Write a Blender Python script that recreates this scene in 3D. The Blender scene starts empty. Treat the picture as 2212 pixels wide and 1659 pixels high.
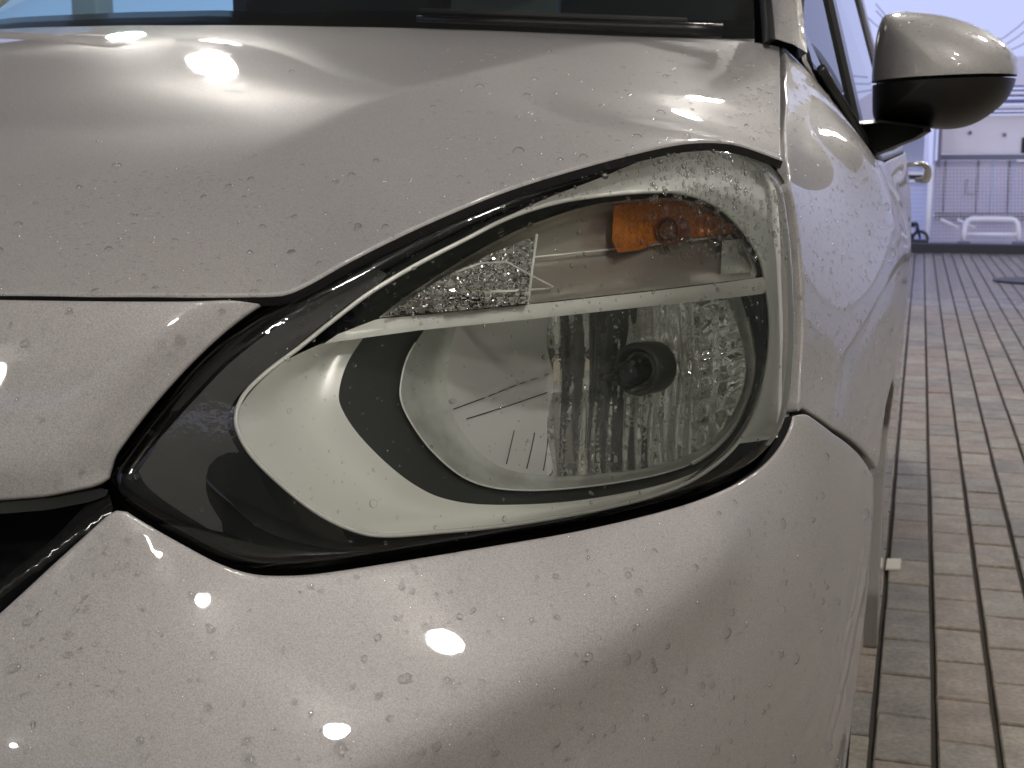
import bpy, bmesh, math, random
import numpy as np
from mathutils import Vector, Matrix
from mathutils.geometry import delaunay_2d_cdt
from mathutils.bvhtree import BVHTree
random.seed(7); rng = np.random.default_rng(7)
SC = bpy.context.scene; COL = SC.collection

# ------------------------------------------------------------------ camera, sky, sun, exposure
CAM = np.array([.885, -.67, .93]); YAW = math.radians(16.83); PIT = math.radians(8.96)
QW = 2212.0; F = 3350 / 1.15732
cd = bpy.data.cameras.new('camera'); cam = bpy.data.objects.new('camera', cd); COL.objects.link(cam)
cam.location = CAM; cam.rotation_euler = (math.pi / 2 - PIT, 0, YAW)
cd.sensor_width = 36; cd.lens = 36 * 3350 / 2560; cd.clip_end = 2000; cd.clip_start = .02
cd.dof.use_dof = True; cd.dof.focus_distance = 1.05; cd.dof.aperture_fstop = 20
SC.camera = cam
SUN_EL, SUN_ROT = math.radians(6), math.radians(150)
w = bpy.data.worlds.new('World'); SC.world = w; w.use_nodes = True
nt = w.node_tree; bg = nt.nodes['Background']
sky = nt.nodes.new('ShaderNodeTexSky'); sky.sky_type = 'NISHITA'; sky.sun_disc = False
sky.sun_elevation = SUN_EL; sky.sun_rotation = SUN_ROT; sky.dust_density = 3; sky.air_density = 1.0; sky.ozone_density = 3
tint = nt.nodes.new('ShaderNodeMix'); tint.data_type = 'RGBA'; tint.blend_type = 'MIX'
tint.inputs[0].default_value = .72; tint.inputs[7].default_value = (5.0, 5.3, 8.7, 1)   # cloud deck at dusk, evenly lilac
nt.links.new(sky.outputs[0], tint.inputs[6]); nt.links.new(tint.outputs[2], bg.inputs[0]); bg.inputs[1].default_value = .15
sl = bpy.data.lights.new('sun', 'SUN'); sl.energy = .5; sl.angle = math.radians(15); sl.color = (1, .93, .9)
so = bpy.data.objects.new('sun', sl); COL.objects.link(so)
so.rotation_euler = (math.pi / 2 - SUN_EL, 0, math.pi - SUN_ROT)
SC.view_settings.view_transform = 'Standard'; SC.view_settings.look = 'None'
SC.view_settings.exposure = 0; SC.view_settings.gamma = 1; SC.view_settings.use_curve_mapping = False
SC.render.engine = 'CYCLES'; cy = SC.cycles
cy.use_denoising = True; cy.max_bounces = 14; cy.transparent_max_bounces = 16; cy.glossy_bounces = 7; cy.transmission_bounces = 8
cy.caustics_refractive = True; cy.caustics_reflective = True; cy.sample_clamp_indirect = 8

# ------------------------------------------------------------------ geometry helpers
R_ = np.array([math.cos(YAW), math.sin(YAW), 0]); FH = np.array([-math.sin(YAW), math.cos(YAW), 0])
FW = FH * math.cos(PIT) - np.array([0, 0, math.sin(PIT)]); UP = np.cross(R_, FW)
def ray(q):
    q = np.atleast_2d(np.array(q, float))
    d = FW + ((q[:, :1] - 1106) / F) * R_ - ((q[:, 1:2] - 829.5) / F) * UP
    return d / np.linalg.norm(d, axis=1, keepdims=True)
def at_y(q, Y):
    r = ray(q); return CAM + r * ((np.asarray(Y, float) - CAM[1]) / r[:, 1])[:, None]
def at_x(q, X):
    r = ray(q); return CAM + r * ((np.asarray(X, float) - CAM[0]) / r[:, 0])[:, None]
def S(x, y): return (x / 1.15732, y / 1.15732)
def at_z(q, z):
    r = ray(q); return CAM + r * ((z - CAM[2]) / r[:, 2])[:, None]

def smooth_poly(pts, n=400, closed=True, it=0):
    """Catmull-Rom through the points, resampled at even spacing."""
    P = np.array(pts, float); m = len(P); out = []
    rngi = range(m if closed else m - 1)
    for i in rngi:
        g = (lambda k: P[k % m]) if closed else (lambda k: P[min(max(k, 0), m - 1)])
        p0, p1, p2, p3 = g(i - 1), g(i), g(i + 1), g(i + 2)
        for t in np.linspace(0, 1, 12, endpoint=False):
            out.append(.5 * ((2 * p1) + (-p0 + p2) * t + (2 * p0 - 5 * p1 + 4 * p2 - p3) * t * t + (-p0 + 3 * p1 - 3 * p2 + p3) * t ** 3))
    if not closed: out.append(P[-1])
    return resample(np.array(out), n, closed)
def resample(P, n, closed=True):
    Q = np.vstack([P, P[:1]]) if closed else P
    s = np.r_[0, np.cumsum(np.linalg.norm(np.diff(Q, axis=0), axis=1))]
    t = np.linspace(0, s[-1], n, endpoint=not closed)
    return np.c_[tuple(np.interp(t, s, Q[:, k]) for k in range(Q.shape[1]))]
def area(P): x, y = P[:, 0], P[:, 1]; return .5 * np.sum(x * np.roll(y, -1) - y * np.roll(x, -1))
def offset(P, g):
    """move a closed outline outwards by g"""
    P = np.array(P, float); t = np.roll(P, -1, 0) - np.roll(P, 1, 0); t /= np.linalg.norm(t, axis=1, keepdims=True) + 1e-12
    n = np.c_[t[:, 1], -t[:, 0]] * (1 if area(P) > 0 else -1)
    return P + n * g
def inside(pts, poly):
    x, y = pts[:, 0], pts[:, 1]; r = np.zeros(len(pts), bool); q = np.roll(poly, -1, 0)
    for (x1, y1), (x2, y2) in zip(poly, q):
        if y1 == y2: continue
        c = ((y1 > y) != (y2 > y)) & (x < (x2 - x1) * (y - y1) / (y2 - y1) + x1); r ^= c
    return r
def dist_poly(pts, poly, closed=True):
    d = np.full(len(pts), 1e9); q = np.roll(poly, -1, 0)
    k = len(poly) if closed else len(poly) - 1
    for a, b in zip(poly[:k], q[:k]):
        ab = b - a; l = ab @ ab + 1e-18; t = np.clip(((pts - a) @ ab) / l, 0, 1)
        d = np.minimum(d, np.linalg.norm(pts - a - t[:, None] * ab, axis=1))
    return d
class TPS:
    def __init__(s, pts, val, reg=1e-6):
        s.p = np.array(pts, float); n = len(s.p); d = np.linalg.norm(s.p[:, None] - s.p[None], axis=2)
        K = s.k(d) + np.diag(np.broadcast_to(np.asarray(reg, float), (n,))); P = np.c_[np.ones(n), s.p]
        A = np.block([[K, P], [P.T, np.zeros((3, 3))]]); s.c = np.linalg.solve(A, np.r_[np.array(val, float), 0, 0, 0])
    @staticmethod
    def k(d): return np.where(d > 1e-9, d * d * np.log(d + 1e-12), 0)
    def __call__(s, x, y):
        q = np.c_[np.ravel(x), np.ravel(y)]; d = np.linalg.norm(q[:, None] - s.p[None], axis=2)
        return (s.k(d) @ s.c[:-3] + s.c[-3] + q @ s.c[-2:]).reshape(np.shape(x))

def link(name, me, mat, parent=None, smooth=True):
    o = bpy.data.objects.new(name, me); COL.objects.link(o)
    for m in (mat if isinstance(mat, (list, tuple)) else [mat]): me.materials.append(m)
    if smooth: me.polygons.foreach_set('use_smooth', [True] * len(me.polygons))
    if parent: o.parent = parent; o.matrix_parent_inverse = Matrix.Translation(-parent.location) if parent.parent is None else Matrix()
    return o
def mesh(name, V, Fc, mat, parent=None, smooth=True, mi=None):
    me = bpy.data.meshes.new(name); me.from_pydata([tuple(v) for v in V], [], [tuple(f) for f in Fc])
    o = link(name, me, mat, parent, smooth)
    if mi is not None: me.polygons.foreach_set('material_index', mi)
    me.update(); return o
def tag(o, label=None, cat=None, group=None, kind=None):
    for k, v in (('label', label), ('category', cat), ('group', group), ('kind', kind)):
        if v: o[k] = v
    return o
def empty(name, loc, label, cat, group=None):
    o = bpy.data.objects.new(name, None); o.location = loc; o.empty_display_size = .1; COL.objects.link(o)
    return tag(o, label, cat, group)
def bm_obj(name, bm, mat, parent=None, smooth=False):
    me = bpy.data.meshes.new(name); bm.to_mesh(me); bm.free(); return link(name, me, mat, parent, smooth)
def box_bm(bm, lo, hi, bev=0):
    r = bmesh.ops.create_cube(bm, size=1, matrix=Matrix.Translation([(a + b) / 2 for a, b in zip(lo, hi)]) @ Matrix.Diagonal([b - a for a, b in zip(lo, hi)] + [1]))
    if bev:
        es = list({e for v in r['verts'] for e in v.link_edges})
        bmesh.ops.bevel(bm, geom=es, offset=bev, segments=2, affect='EDGES', profile=.5)
def box(name, lo, hi, mat, parent=None, bev=0):
    bm = bmesh.new(); box_bm(bm, lo, hi, bev); return bm_obj(name, bm, mat, parent)
def tube_bm(bm, pts, r, seg=8, closed=False):
    pts = [Vector(p) for p in pts]; n = len(pts); rings = []
    rr = r if hasattr(r, '__len__') else [r] * n
    prev = None
    for i, p in enumerate(pts):
        a = pts[(i - 1) % n] if (closed or i) else p; b = pts[(i + 1) % n] if (closed or i < n - 1) else p
        t = (b - a).normalized()
        if prev is None: u = t.orthogonal().normalized()
        else: u = (prev - t * prev.dot(t)).normalized()
        prev = u; v = t.cross(u)
        rings.append([bm.verts.new(p + (u * math.cos(k * 2 * math.pi / seg) + v * math.sin(k * 2 * math.pi / seg)) * rr[i]) for k in range(seg)])
    for i in range(n if closed else n - 1):
        A, B = rings[i], rings[(i + 1) % n]
        for k in range(seg): bm.faces.new((A[k], A[(k + 1) % seg], B[(k + 1) % seg], B[k]))
    if not closed: bm.faces.new(rings[0][::-1]); bm.faces.new(rings[-1])
def tube(name, pts, r, mat, parent=None, seg=8, closed=False):
    bm = bmesh.new(); tube_bm(bm, pts, r, seg, closed); return bm_obj(name, bm, mat, parent, True)
def loft(name, rings, mat, parent=None, closed=True, cap=False, smooth=True):
    n = len(rings[0]); V = np.vstack(rings); Fc = []
    for i in range(len(rings) - 1):
        for k in range(n if closed else n - 1):
            a = i * n + k; b = i * n + (k + 1) % n; Fc.append((a, b, b + n, a + n))
    if cap: Fc.append(tuple(range((len(rings) - 1) * n, len(rings) * n)))
    return mesh(name, V, Fc, mat, parent, smooth)

# ------------------------------------------------------------------ materials
def mat(name, col=(.5, .5, .5), rough=.5, metal=0, coat=0, spec=.5, **k):
    m = bpy.data.materials.new(name); m.use_nodes = True; b = m.node_tree.nodes['Principled BSDF']
    b.inputs['Base Color'].default_value = (*col, 1); b.inputs['Roughness'].default_value = rough; b.inputs['Metallic'].default_value = metal
    b.inputs['Coat Weight'].default_value = coat; b.inputs['Coat Roughness'].default_value = k.get('cr', .03); b.inputs['Specular IOR Level'].default_value = spec
    if 'trans' in k: b.inputs['Transmission Weight'].default_value = k['trans']; b.inputs['IOR'].default_value = k.get('ior', 1.45)
    return m
def N(m, t): return m.node_tree.nodes.new(t)
def L(m, a, b): m.node_tree.links.new(a, b)
def B(m): return m.node_tree.nodes['Principled BSDF']
def noise(m, scale, detail=4, coord='Object', rough=.55, dist=0):
    tc = N(m, 'ShaderNodeTexCoord'); n = N(m, 'ShaderNodeTexNoise'); n.inputs['Scale'].default_value = scale
    n.inputs['Detail'].default_value = detail; n.inputs['Roughness'].default_value = rough; n.inputs['Distortion'].default_value = dist
    L(m, tc.outputs[coord], n.inputs['Vector']); return n.outputs['Fac']
def ramp(m, fac, stops):
    r = N(m, 'ShaderNodeValToRGB'); e = r.color_ramp.elements
    while len(e) < len(stops): e.new(.5)
    for el, (p, c) in zip(e, stops): el.position = p; el.color = (*c, 1) if len(c) == 3 else c
    L(m, fac, r.inputs[0]); return r.outputs[0]
def bump(m, fac, strength=.2, dist=.001):
    b = N(m, 'ShaderNodeBump'); b.inputs['Strength'].default_value = strength; b.inputs['Distance'].default_value = dist
    L(m, fac, b.inputs['Height']); L(m, b.outputs[0], B(m).inputs['Normal']); return b
def var(m, c1, c2, scale, lo=.35, hi=.65, detail=5):
    L(m, ramp(m, noise(m, scale, detail), [(lo, c1), (hi, c2)]), B(m).inputs['Base Color'])

PAINT = mat('silver_paint', (.34, .328, .314), .55, .16, .7, cr=.02)
_fl = noise(PAINT, 1000, 2)
L(PAINT, ramp(PAINT, _fl, [(.3, (.305, .287, .280)), (.72, (.49, .464, .455))]), B(PAINT).inputs['Base Color'])
_w = noise(PAINT, 40, 6); L(PAINT, ramp(PAINT, _w, [(.35, (.015,) * 3), (.75, (.06,) * 3)]), B(PAINT).inputs['Coat Roughness'])
BLACK = mat('black_plastic', (.006, .006, .006), .35)
GLOSSBLACK = mat('gloss_black', (.004, .004, .004), .06)
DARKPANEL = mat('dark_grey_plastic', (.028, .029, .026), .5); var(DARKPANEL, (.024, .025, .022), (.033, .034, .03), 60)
BAND = mat('charcoal_band', (.03, .032, .029), .45)
RUBBER = mat('rubber', (.012, .012, .012), .75); bump(RUBBER, noise(RUBBER, 300), .3)
GAPBLACK = mat('gap_black', (.004, .004, .004), .9)  # near-black that paints in the shade of panel gaps, also backs the grille
CHROME = mat('chrome', (.72, .74, .70), .08, 1)
FLUTE = mat('fluted_chrome', (.96, .965, .94), .06, .85)
CHROME2 = mat('reflector_chrome', (.95, .96, .93), .14, .4); bump(CHROME2, noise(CHROME2, 120, 3), .06, .0006)
SATIN = mat('satin_silver', (.95, .95, .90), .28, .2); bump(SATIN, noise(SATIN, 25, 2), .05, .001)
PALE = mat('pale_bezel', (.90, .90, .84), .25, .1)
RINGM = mat('frosted_ring', (.42, .45, .41), .32, .5); var(RINGM, (.60, .62, .58), (.80, .82, .77), 40, .3, .6)
SMOKE = mat('smoked_chrome', (.54, .50, .44), .16, .5)
_s = noise(SMOKE, 30); 
AMBER = mat('amber', (.62, .17, .012), .14, .15); var(AMBER, (.34, .08, .005), (.72, .235, .015), 420, .3, .7); bump(AMBER, noise(AMBER, 420, 2), .4, .001)
AMBERD = mat('amber_bulb', (.16, .035, .008), .15)
BULBG = mat('bulb_grey', (.06, .062, .058), .3, .6)
WHITE = mat('white_paint', (.78, .78, .78), .4)
def clear_mat(name, tr, ior=1.5, rough=.0, tint=(1, 1, 1)):
    m = bpy.data.materials.new(name); m.use_nodes = True; t = m.node_tree; t.nodes.clear()
    o = t.nodes.new('ShaderNodeOutputMaterial'); mx = t.nodes.new('ShaderNodeMixShader'); fr = t.nodes.new('ShaderNodeFresnel')
    fr.inputs[0].default_value = ior; tp = t.nodes.new('ShaderNodeBsdfTransparent'); tp.inputs[0].default_value = (*tr, 1)
    g = t.nodes.new('ShaderNodeBsdfGlossy'); g.inputs['Roughness'].default_value = rough; g.inputs[0].default_value = (*tint, 1)
    t.links.new(fr.outputs[0], mx.inputs[0]); t.links.new(tp.outputs[0], mx.inputs[1]); t.links.new(g.outputs[0], mx.inputs[2]); t.links.new(mx.outputs[0], o.inputs[0])
    return m, t, g, fr
LENS, _t, _g, _f = clear_mat('clear_lens', (.985, .985, .975), 1.5, .02)
_tc = _t.nodes.new('ShaderNodeTexCoord'); _n = _t.nodes.new('ShaderNodeTexNoise'); _n.inputs['Scale'].default_value = 220; _n.inputs['Detail'].default_value = 2
_b = _t.nodes.new('ShaderNodeBump'); _b.inputs['Strength'].default_value = .12; _b.inputs['Distance'].default_value = .0006
_t.links.new(_tc.outputs['Object'], _n.inputs[0]); _t.links.new(_n.outputs[0], _b.inputs['Height']); _t.links.new(_b.outputs[0], _g.inputs['Normal'])
SCREEN, *_ = clear_mat('windscreen_glass', (.42, .70, .74), 1.5)
SIDEGLASS, *_ = clear_mat('side_glass', (.30, .36, .36), 1.6)
def water_mat(name, refr):
    m = bpy.data.materials.new(name); m.use_nodes = True; t = m.node_tree; t.nodes.clear(); nw = t.nodes.new
    o = nw('ShaderNodeOutputMaterial'); tp = nw('ShaderNodeBsdfTransparent'); rf = nw('ShaderNodeBsdfRefraction'); rf.inputs['IOR'].default_value = 1.33; rf.inputs['Roughness'].default_value = 0
    gl = nw('ShaderNodeBsdfGlossy'); gl.inputs['Roughness'].default_value = .02; fr = nw('ShaderNodeFresnel'); fr.inputs[0].default_value = 1.5
    a = nw('ShaderNodeMixShader'); a.inputs[0].default_value = refr; b = nw('ShaderNodeMixShader')
    t.links.new(tp.outputs[0], a.inputs[1]); t.links.new(rf.outputs[0], a.inputs[2]); ge = nw('ShaderNodeNewGeometry'); mu = nw('ShaderNodeMath'); mu.operation = 'MULTIPLY_ADD'; mu.inputs[2].default_value = 1; mu.inputs[1].default_value = -1; m2 = nw('ShaderNodeMath'); m2.operation = 'MULTIPLY'
    t.links.new(ge.outputs['Backfacing'], mu.inputs[0]); t.links.new(mu.outputs[0], m2.inputs[0]); t.links.new(fr.outputs[0], m2.inputs[1]); t.links.new(m2.outputs[0], b.inputs[0]); t.links.new(a.outputs[0], b.inputs[1]); t.links.new(gl.outputs[0], b.inputs[2]); t.links.new(b.outputs[0], o.inputs[0]); return m
DROP = water_mat("water", .42); SPRAY = water_mat("water_spray", .30)
PRISM = mat('clear_prism', (.95, .97, .95), .03, 0, trans=1, ior=1.45)

# ------------------------------------------------------------------ ground
def paver_mat(rand_from):
    m = mat('paver_' + rand_from, (.3, .27, .24), .6)
    if rand_from == 'object': rn = N(m, 'ShaderNodeObjectInfo').outputs['Random']
    else: rn = N(m, 'ShaderNodeNewGeometry').outputs['Random Per Island']
    c = ramp(m, rn, [(0, (.25, .20, .15)), (.22, (.28, .23, .175)), (.45, (.30, .265, .205)), (.7, (.21, .19, .155)), (1, (.32, .285, .22))])
    geo = N(m, 'ShaderNodeNewGeometry'); n1 = N(m, 'ShaderNodeTexNoise'); n1.inputs['Scale'].default_value = 90; n1.inputs['Detail'].default_value = 6; n1.inputs['Roughness'].default_value = .7
    L(m, geo.outputs['Position'], n1.inputs[0])
    n2 = N(m, 'ShaderNodeTexNoise'); n2.inputs['Scale'].default_value = 14; n2.inputs['Detail'].default_value = 4; L(m, geo.outputs['Position'], n2.inputs[0])
    r1 = ramp(m, n1.outputs[0], [(.3, (.62,) * 3), (.7, (1.3,) * 3)]); r2 = ramp(m, n2.outputs[0], [(.3, (.78,) * 3), (.7, (1.2,) * 3)])
    a = N(m, 'ShaderNodeMix'); a.data_type = 'RGBA'; a.blend_type = 'MULTIPLY'; a.inputs[0].default_value = 1; L(m, c, a.inputs[6]); L(m, r1, a.inputs[7])
    b = N(m, 'ShaderNodeMix'); b.data_type = 'RGBA'; b.blend_type = 'MULTIPLY'; b.inputs[0].default_value = 1; L(m, a.outputs[2], b.inputs[6]); L(m, r2, b.inputs[7])
    L(m, b.outputs[2], B(m).inputs['Base Color'])
    # rain-wet stones beyond the canopy edge, damp patches under it
    sp = N(m, 'ShaderNodeSeparateXYZ'); L(m, geo.outputs['Position'], sp.inputs[0])
    n3 = N(m, 'ShaderNodeTexNoise'); n3.inputs['Scale'].default_value = 2.2; n3.inputs['Detail'].default_value = 5; L(m, geo.outputs['Position'], n3.inputs[0])
    ad = N(m, 'ShaderNodeMath'); ad.operation = 'MULTIPLY_ADD'; ad.inputs[1].default_value = 1.6; L(m, n3.outputs[0], ad.inputs[0]); L(m, sp.outputs['Y'], ad.inputs[2])
    wet = ramp(m, N(m, 'ShaderNodeMapRange').outputs[0], [(0, (.58,) * 3), (1, (.16,) * 3)])
    mr = [n for n in m.node_tree.nodes if n.type == 'MAP_RANGE'][-1]
    mr.inputs['From Min'].default_value = 9.6; mr.inputs['From Max'].default_value = 10.8; L(m, ad.outputs[0], mr.inputs[0])
    L(m, wet, B(m).inputs['Roughness'])
    bp = N(m, 'ShaderNodeBump'); bp.inputs['Strength'].default_value = .55; bp.inputs['Distance'].default_value = .0025; L(m, n1.outputs[0], bp.inputs['Height']); L(m, bp.outputs[0], B(m).inputs['Normal'])
    return m
PAVO, PAVI = paver_mat('object'), paver_mat('island')
SAND = mat('joint_sand', (.045, .036, .026), .95); bump(SAND, noise(SAND, 120), .5, .004)
ASPH = mat('wet_asphalt', (.06, .06, .062), .3); var(ASPH, (.045, .045, .047), (.075, .075, .078), 3); bump(ASPH, noise(ASPH, 60), .3, .004)
g = mesh('ground', [(-300, -300, -.062), (300, -300, -.062), (300, 300, -.062), (-300, 300, -.062)], [(0, 1, 2, 3)], ASPH); tag(g, 'dark wet ground around the paved forecourt', 'ground', kind='structure')
pave = mesh('pavement', [(-3.5, -3, -.012), (5.5, -3, -.012), (5.5, 15.9, -.012), (-3.5, 15.9, -.012), (-3.5, -3, -.06), (5.5, -3, -.06), (5.5, 15.9, -.06), (-3.5, 15.9, -.06)],
            [(0, 1, 2, 3), (0, 4, 5, 1), (1, 5, 6, 2), (2, 6, 7, 3), (3, 7, 4, 0)], SAND, smooth=False)
tag(pave, 'brick paved forecourt with brown and grey pavers in running bond', 'pavement', kind='structure')
PW_, PL_ = .1005, .196
XA = at_z([S(2209.6, 1500)], 0)[0][0]; YB = at_z([S(2336, 1743)], 0)[0][1]
def paver_bm(bm, cx, cy, dz):
    hw, hl, b, h = PW_ / 2 - .0052 + random.uniform(-.0008, .0008), PL_ / 2 - .0042 + random.uniform(-.0012, .0004), .0028, dz
    lo = [(-hw, -hl), (hw, -hl), (hw, hl), (-hw, hl)]
    j = [random.uniform(-.0008, .0008) for _ in range(4)]
    v0 = [bm.verts.new((cx + x, cy + y, -.03)) for x, y in lo]; v1 = [bm.verts.new((cx + x, cy + y, h - b)) for x, y in lo]
    v2 = [bm.verts.new((cx + x * (1 - b / hw), cy + y * (1 - b / hl), h + k)) for (x, y), k in zip(lo, j)]
    for A, C in ((v0, v1), (v1, v2)):
        for k in range(4): bm.faces.new((A[k], A[(k + 1) % 4], C[(k + 1) % 4], C[k]))
    bm.faces.new(v2)
def to_q(P):
    v = np.atleast_2d(P) - CAM; z = v @ FW; return np.c_[1106 + F * (v @ R_) / z, 829.5 - F * (v @ UP) / z], z
cells = []
for i in range(-42, 46):
    for k in range(-22, 75):
        cx = XA + (i + .5) * PW_; off = 0 if i % 2 else .5
        cy = YB + (k + off + .5 + .08 * math.sin(i * 12.9)) * PL_
        if -3.4 < cx < 5.4 and -2.9 < cy < 15.78: cells.append((cx, cy))
cen = np.array([(c[0], c[1], 0) for c in cells]); qq, zz = to_q(cen)
vis = (zz > .3) & (qq[:, 0] > 1840) & (qq[:, 0] < 2260) & (qq[:, 1] < 1760) & (cen[:, 0] > .74) & (cen[:, 1] > 1.1)
order = [i for i in np.argsort(zz) if vis[i]][:270]; single = set(order)
protos = []
for p in range(6):
    bm = bmesh.new(); paver_bm(bm, 0, 0, 0); me = bpy.data.meshes.new('paver'); bm.to_mesh(me); bm.free(); me.materials.append(PAVO); protos.append(me)
for i in order:
    o = bpy.data.objects.new('paver', random.choice(protos)); COL.objects.link(o); o.parent = pave
    o.location = (cells[i][0], cells[i][1], random.uniform(-.0015, .0015)); o.rotation_euler = (random.gauss(0, .004), random.gauss(0, .006), random.choice((0, math.pi)) + random.gauss(0, .004))
bm = bmesh.new()
for i, c in enumerate(cells):
    if i not in single: paver_bm(bm, c[0], c[1], random.uniform(-.0012, .0012))
o = bm_obj('pavers', bm, PAVI, pave); o['kind'] = 'stuff'

# ------------------------------------------------------------------ canopy with lamps over the forecourt, and the wall behind the photographer
CEIL = mat('ceiling_panel', (.17, .168, .16), .6); STEELG = mat('grey_steel', (.30, .31, .32), .45, .3)
ZC = 3.7
def lamp_mat():
    m = bpy.data.materials.new('lamp_glow'); m.use_nodes = True; t = m.node_tree; t.nodes.clear(); o = t.nodes.new('ShaderNodeOutputMaterial'); e = t.nodes.new('ShaderNodeEmission')
    e.inputs[0].default_value = (1, .952, .895, 1); e.inputs[1].default_value = LAMP_POWER; t.links.new(e.outputs[0], o.inputs[0]); return m
LAMP_POWER = 150
LAMPS = [(-2.8, 5.6), (-4.3, 7.2), (-1.9, 9.0), (.5, 5.4), (2.3, 4.2), (2.8, 7.6), (2.0, -.1), (2.05, -1.5), (3.1, -3.4), (.2, -5.3)]  # most match glints on the car; far-front and right-hand ones are added fill
GLOW = lamp_mat()
can = empty('canopy', (0, 0, 0), 'wide flat canopy roof over the brick paved forecourt', 'canopy')
box('roof', (-6, -6.4, ZC), (6.5, 9.6, ZC + .3), CEIL, can)
for x in (-5.7, 6.2):
    for y in (-6.1, 9.2): box('column', (x - .12, y - .12, -.05), (x + .12, y + .12, ZC), STEELG, can, .01)
def disc_bm(bm, c, r, seg=28): bmesh.ops.create_circle(bm, cap_ends=True, segments=seg, radius=r, matrix=Matrix.Translation(c))
l0 = None
for i, (x, y) in enumerate(LAMPS):
    if l0 is None:
        l0 = empty('ceiling_lamp', (x, y, ZC), 'round lit globe lamp out of view under the canopy roof', 'lamp', 'canopy lamps')
        bm = bmesh.new(); tube_bm(bm, [(x, y, ZC), (x, y, ZC - .05), (x, y, ZC - .2)], [.05, .02, .02], 10); rim = bm_obj('stem', bm, WHITE, l0, True)
        bm = bmesh.new(); bmesh.ops.create_uvsphere(bm, u_segments=20, v_segments=12, radius=.13, matrix=Matrix.Translation((x, y, ZC - .32))); dif = bm_obj('globe', bm, GLOW, l0, True)
    else:
        r = l0.copy(); COL.objects.link(r); r.location = (x, y, ZC)
        for ch in (rim, dif): c = ch.copy(); COL.objects.link(c); c.parent = r; c.matrix_parent_inverse = ch.matrix_parent_inverse.copy()
WALLG = mat('plaster_wall', (.30, .31, .265), .7); var(WALLG, (.28, .29, .25), (.32, .33, .28), 2)
sw = empty('shop_wall', (0, -6.8, 0), 'plain grey rendered shop wall facing the car', 'wall')
box('wall_panel', (-7, -7.0, -.05), (8, -6.8, 3.7), WALLG, sw); box('skirting', (-7, -6.8, -.05), (8, -6.77, .3), STEELG, sw)

side_w = empty('unseen_side_wall', (5.2, 0, 0), 'tall grey green wall added out of view to darken side reflections', 'wall')  # added out of view to keep lilac sky out of side reflections
WALLS = mat('greenish_wall', (.20, .215, .175), .75); var(WALLS, (.185, .20, .165), (.215, .23, .19), 2)
box('wall_panel', (5.2, -6.8, -.05), (5.4, 7.6, 3.2), WALLS, side_w); box('coping', (5.15, -6.8, 3.2), (5.45, 7.6, 3.28), STEELG, side_w)

# ------------------------------------------------------------------ the car: surfaces
YC, PX = 1.0, 2.2
def sp_(x, w): return w * np.log1p(np.exp(np.clip(x / w, -40, 40)))
def rho0(th, z, d=0.):
    a = .853 - .10 * sp_(z - .70, .06) + d; b = 1.03 - .35 * sp_(z - .62, .05) + d
    return ((np.abs(np.sin(th)) / a) ** PX + (np.abs(np.cos(th)) / b) ** PX) ** (-1 / PX)
def skin(th, z, d=0.):
    r = rho0(th, z, d); return np.stack([r * np.sin(th), YC - r * np.cos(th), z], -1)
def hit(q, d=0., dfn=None):
    r = ray(q); d = np.broadcast_to(np.asarray(d, float), (len(r),))
    def f(t):
        P = CAM + r * t[:, None]; th = np.arctan2(P[:, 0], YC - P[:, 1]); dd = d if dfn is None else d + dfn(th, P[:, 2])
        return np.hypot(P[:, 0], YC - P[:, 1]) - rho0(th, P[:, 2], dd)
    ts = np.linspace(.25, 2.2, 330); V = np.array([f(np.full(len(r), t)) for t in ts]); neg = V < 0
    i = np.where(neg.any(0), np.argmax(neg, 0), np.argmin(V, 0)); lo = ts[np.maximum(i - 1, 0)]; hi = ts[i]
    for _ in range(34):
        m = (lo + hi) / 2; v = f(m); lo = np.where(v > 0, m, lo); hi = np.where(v > 0, hi, m)
    return CAM + r * ((lo + hi) / 2)[:, None]
AS = .85
def uv_of(P): return np.c_[np.arctan2(P[:, 0], YC - P[:, 1]) * AS, P[:, 2]]

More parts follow.
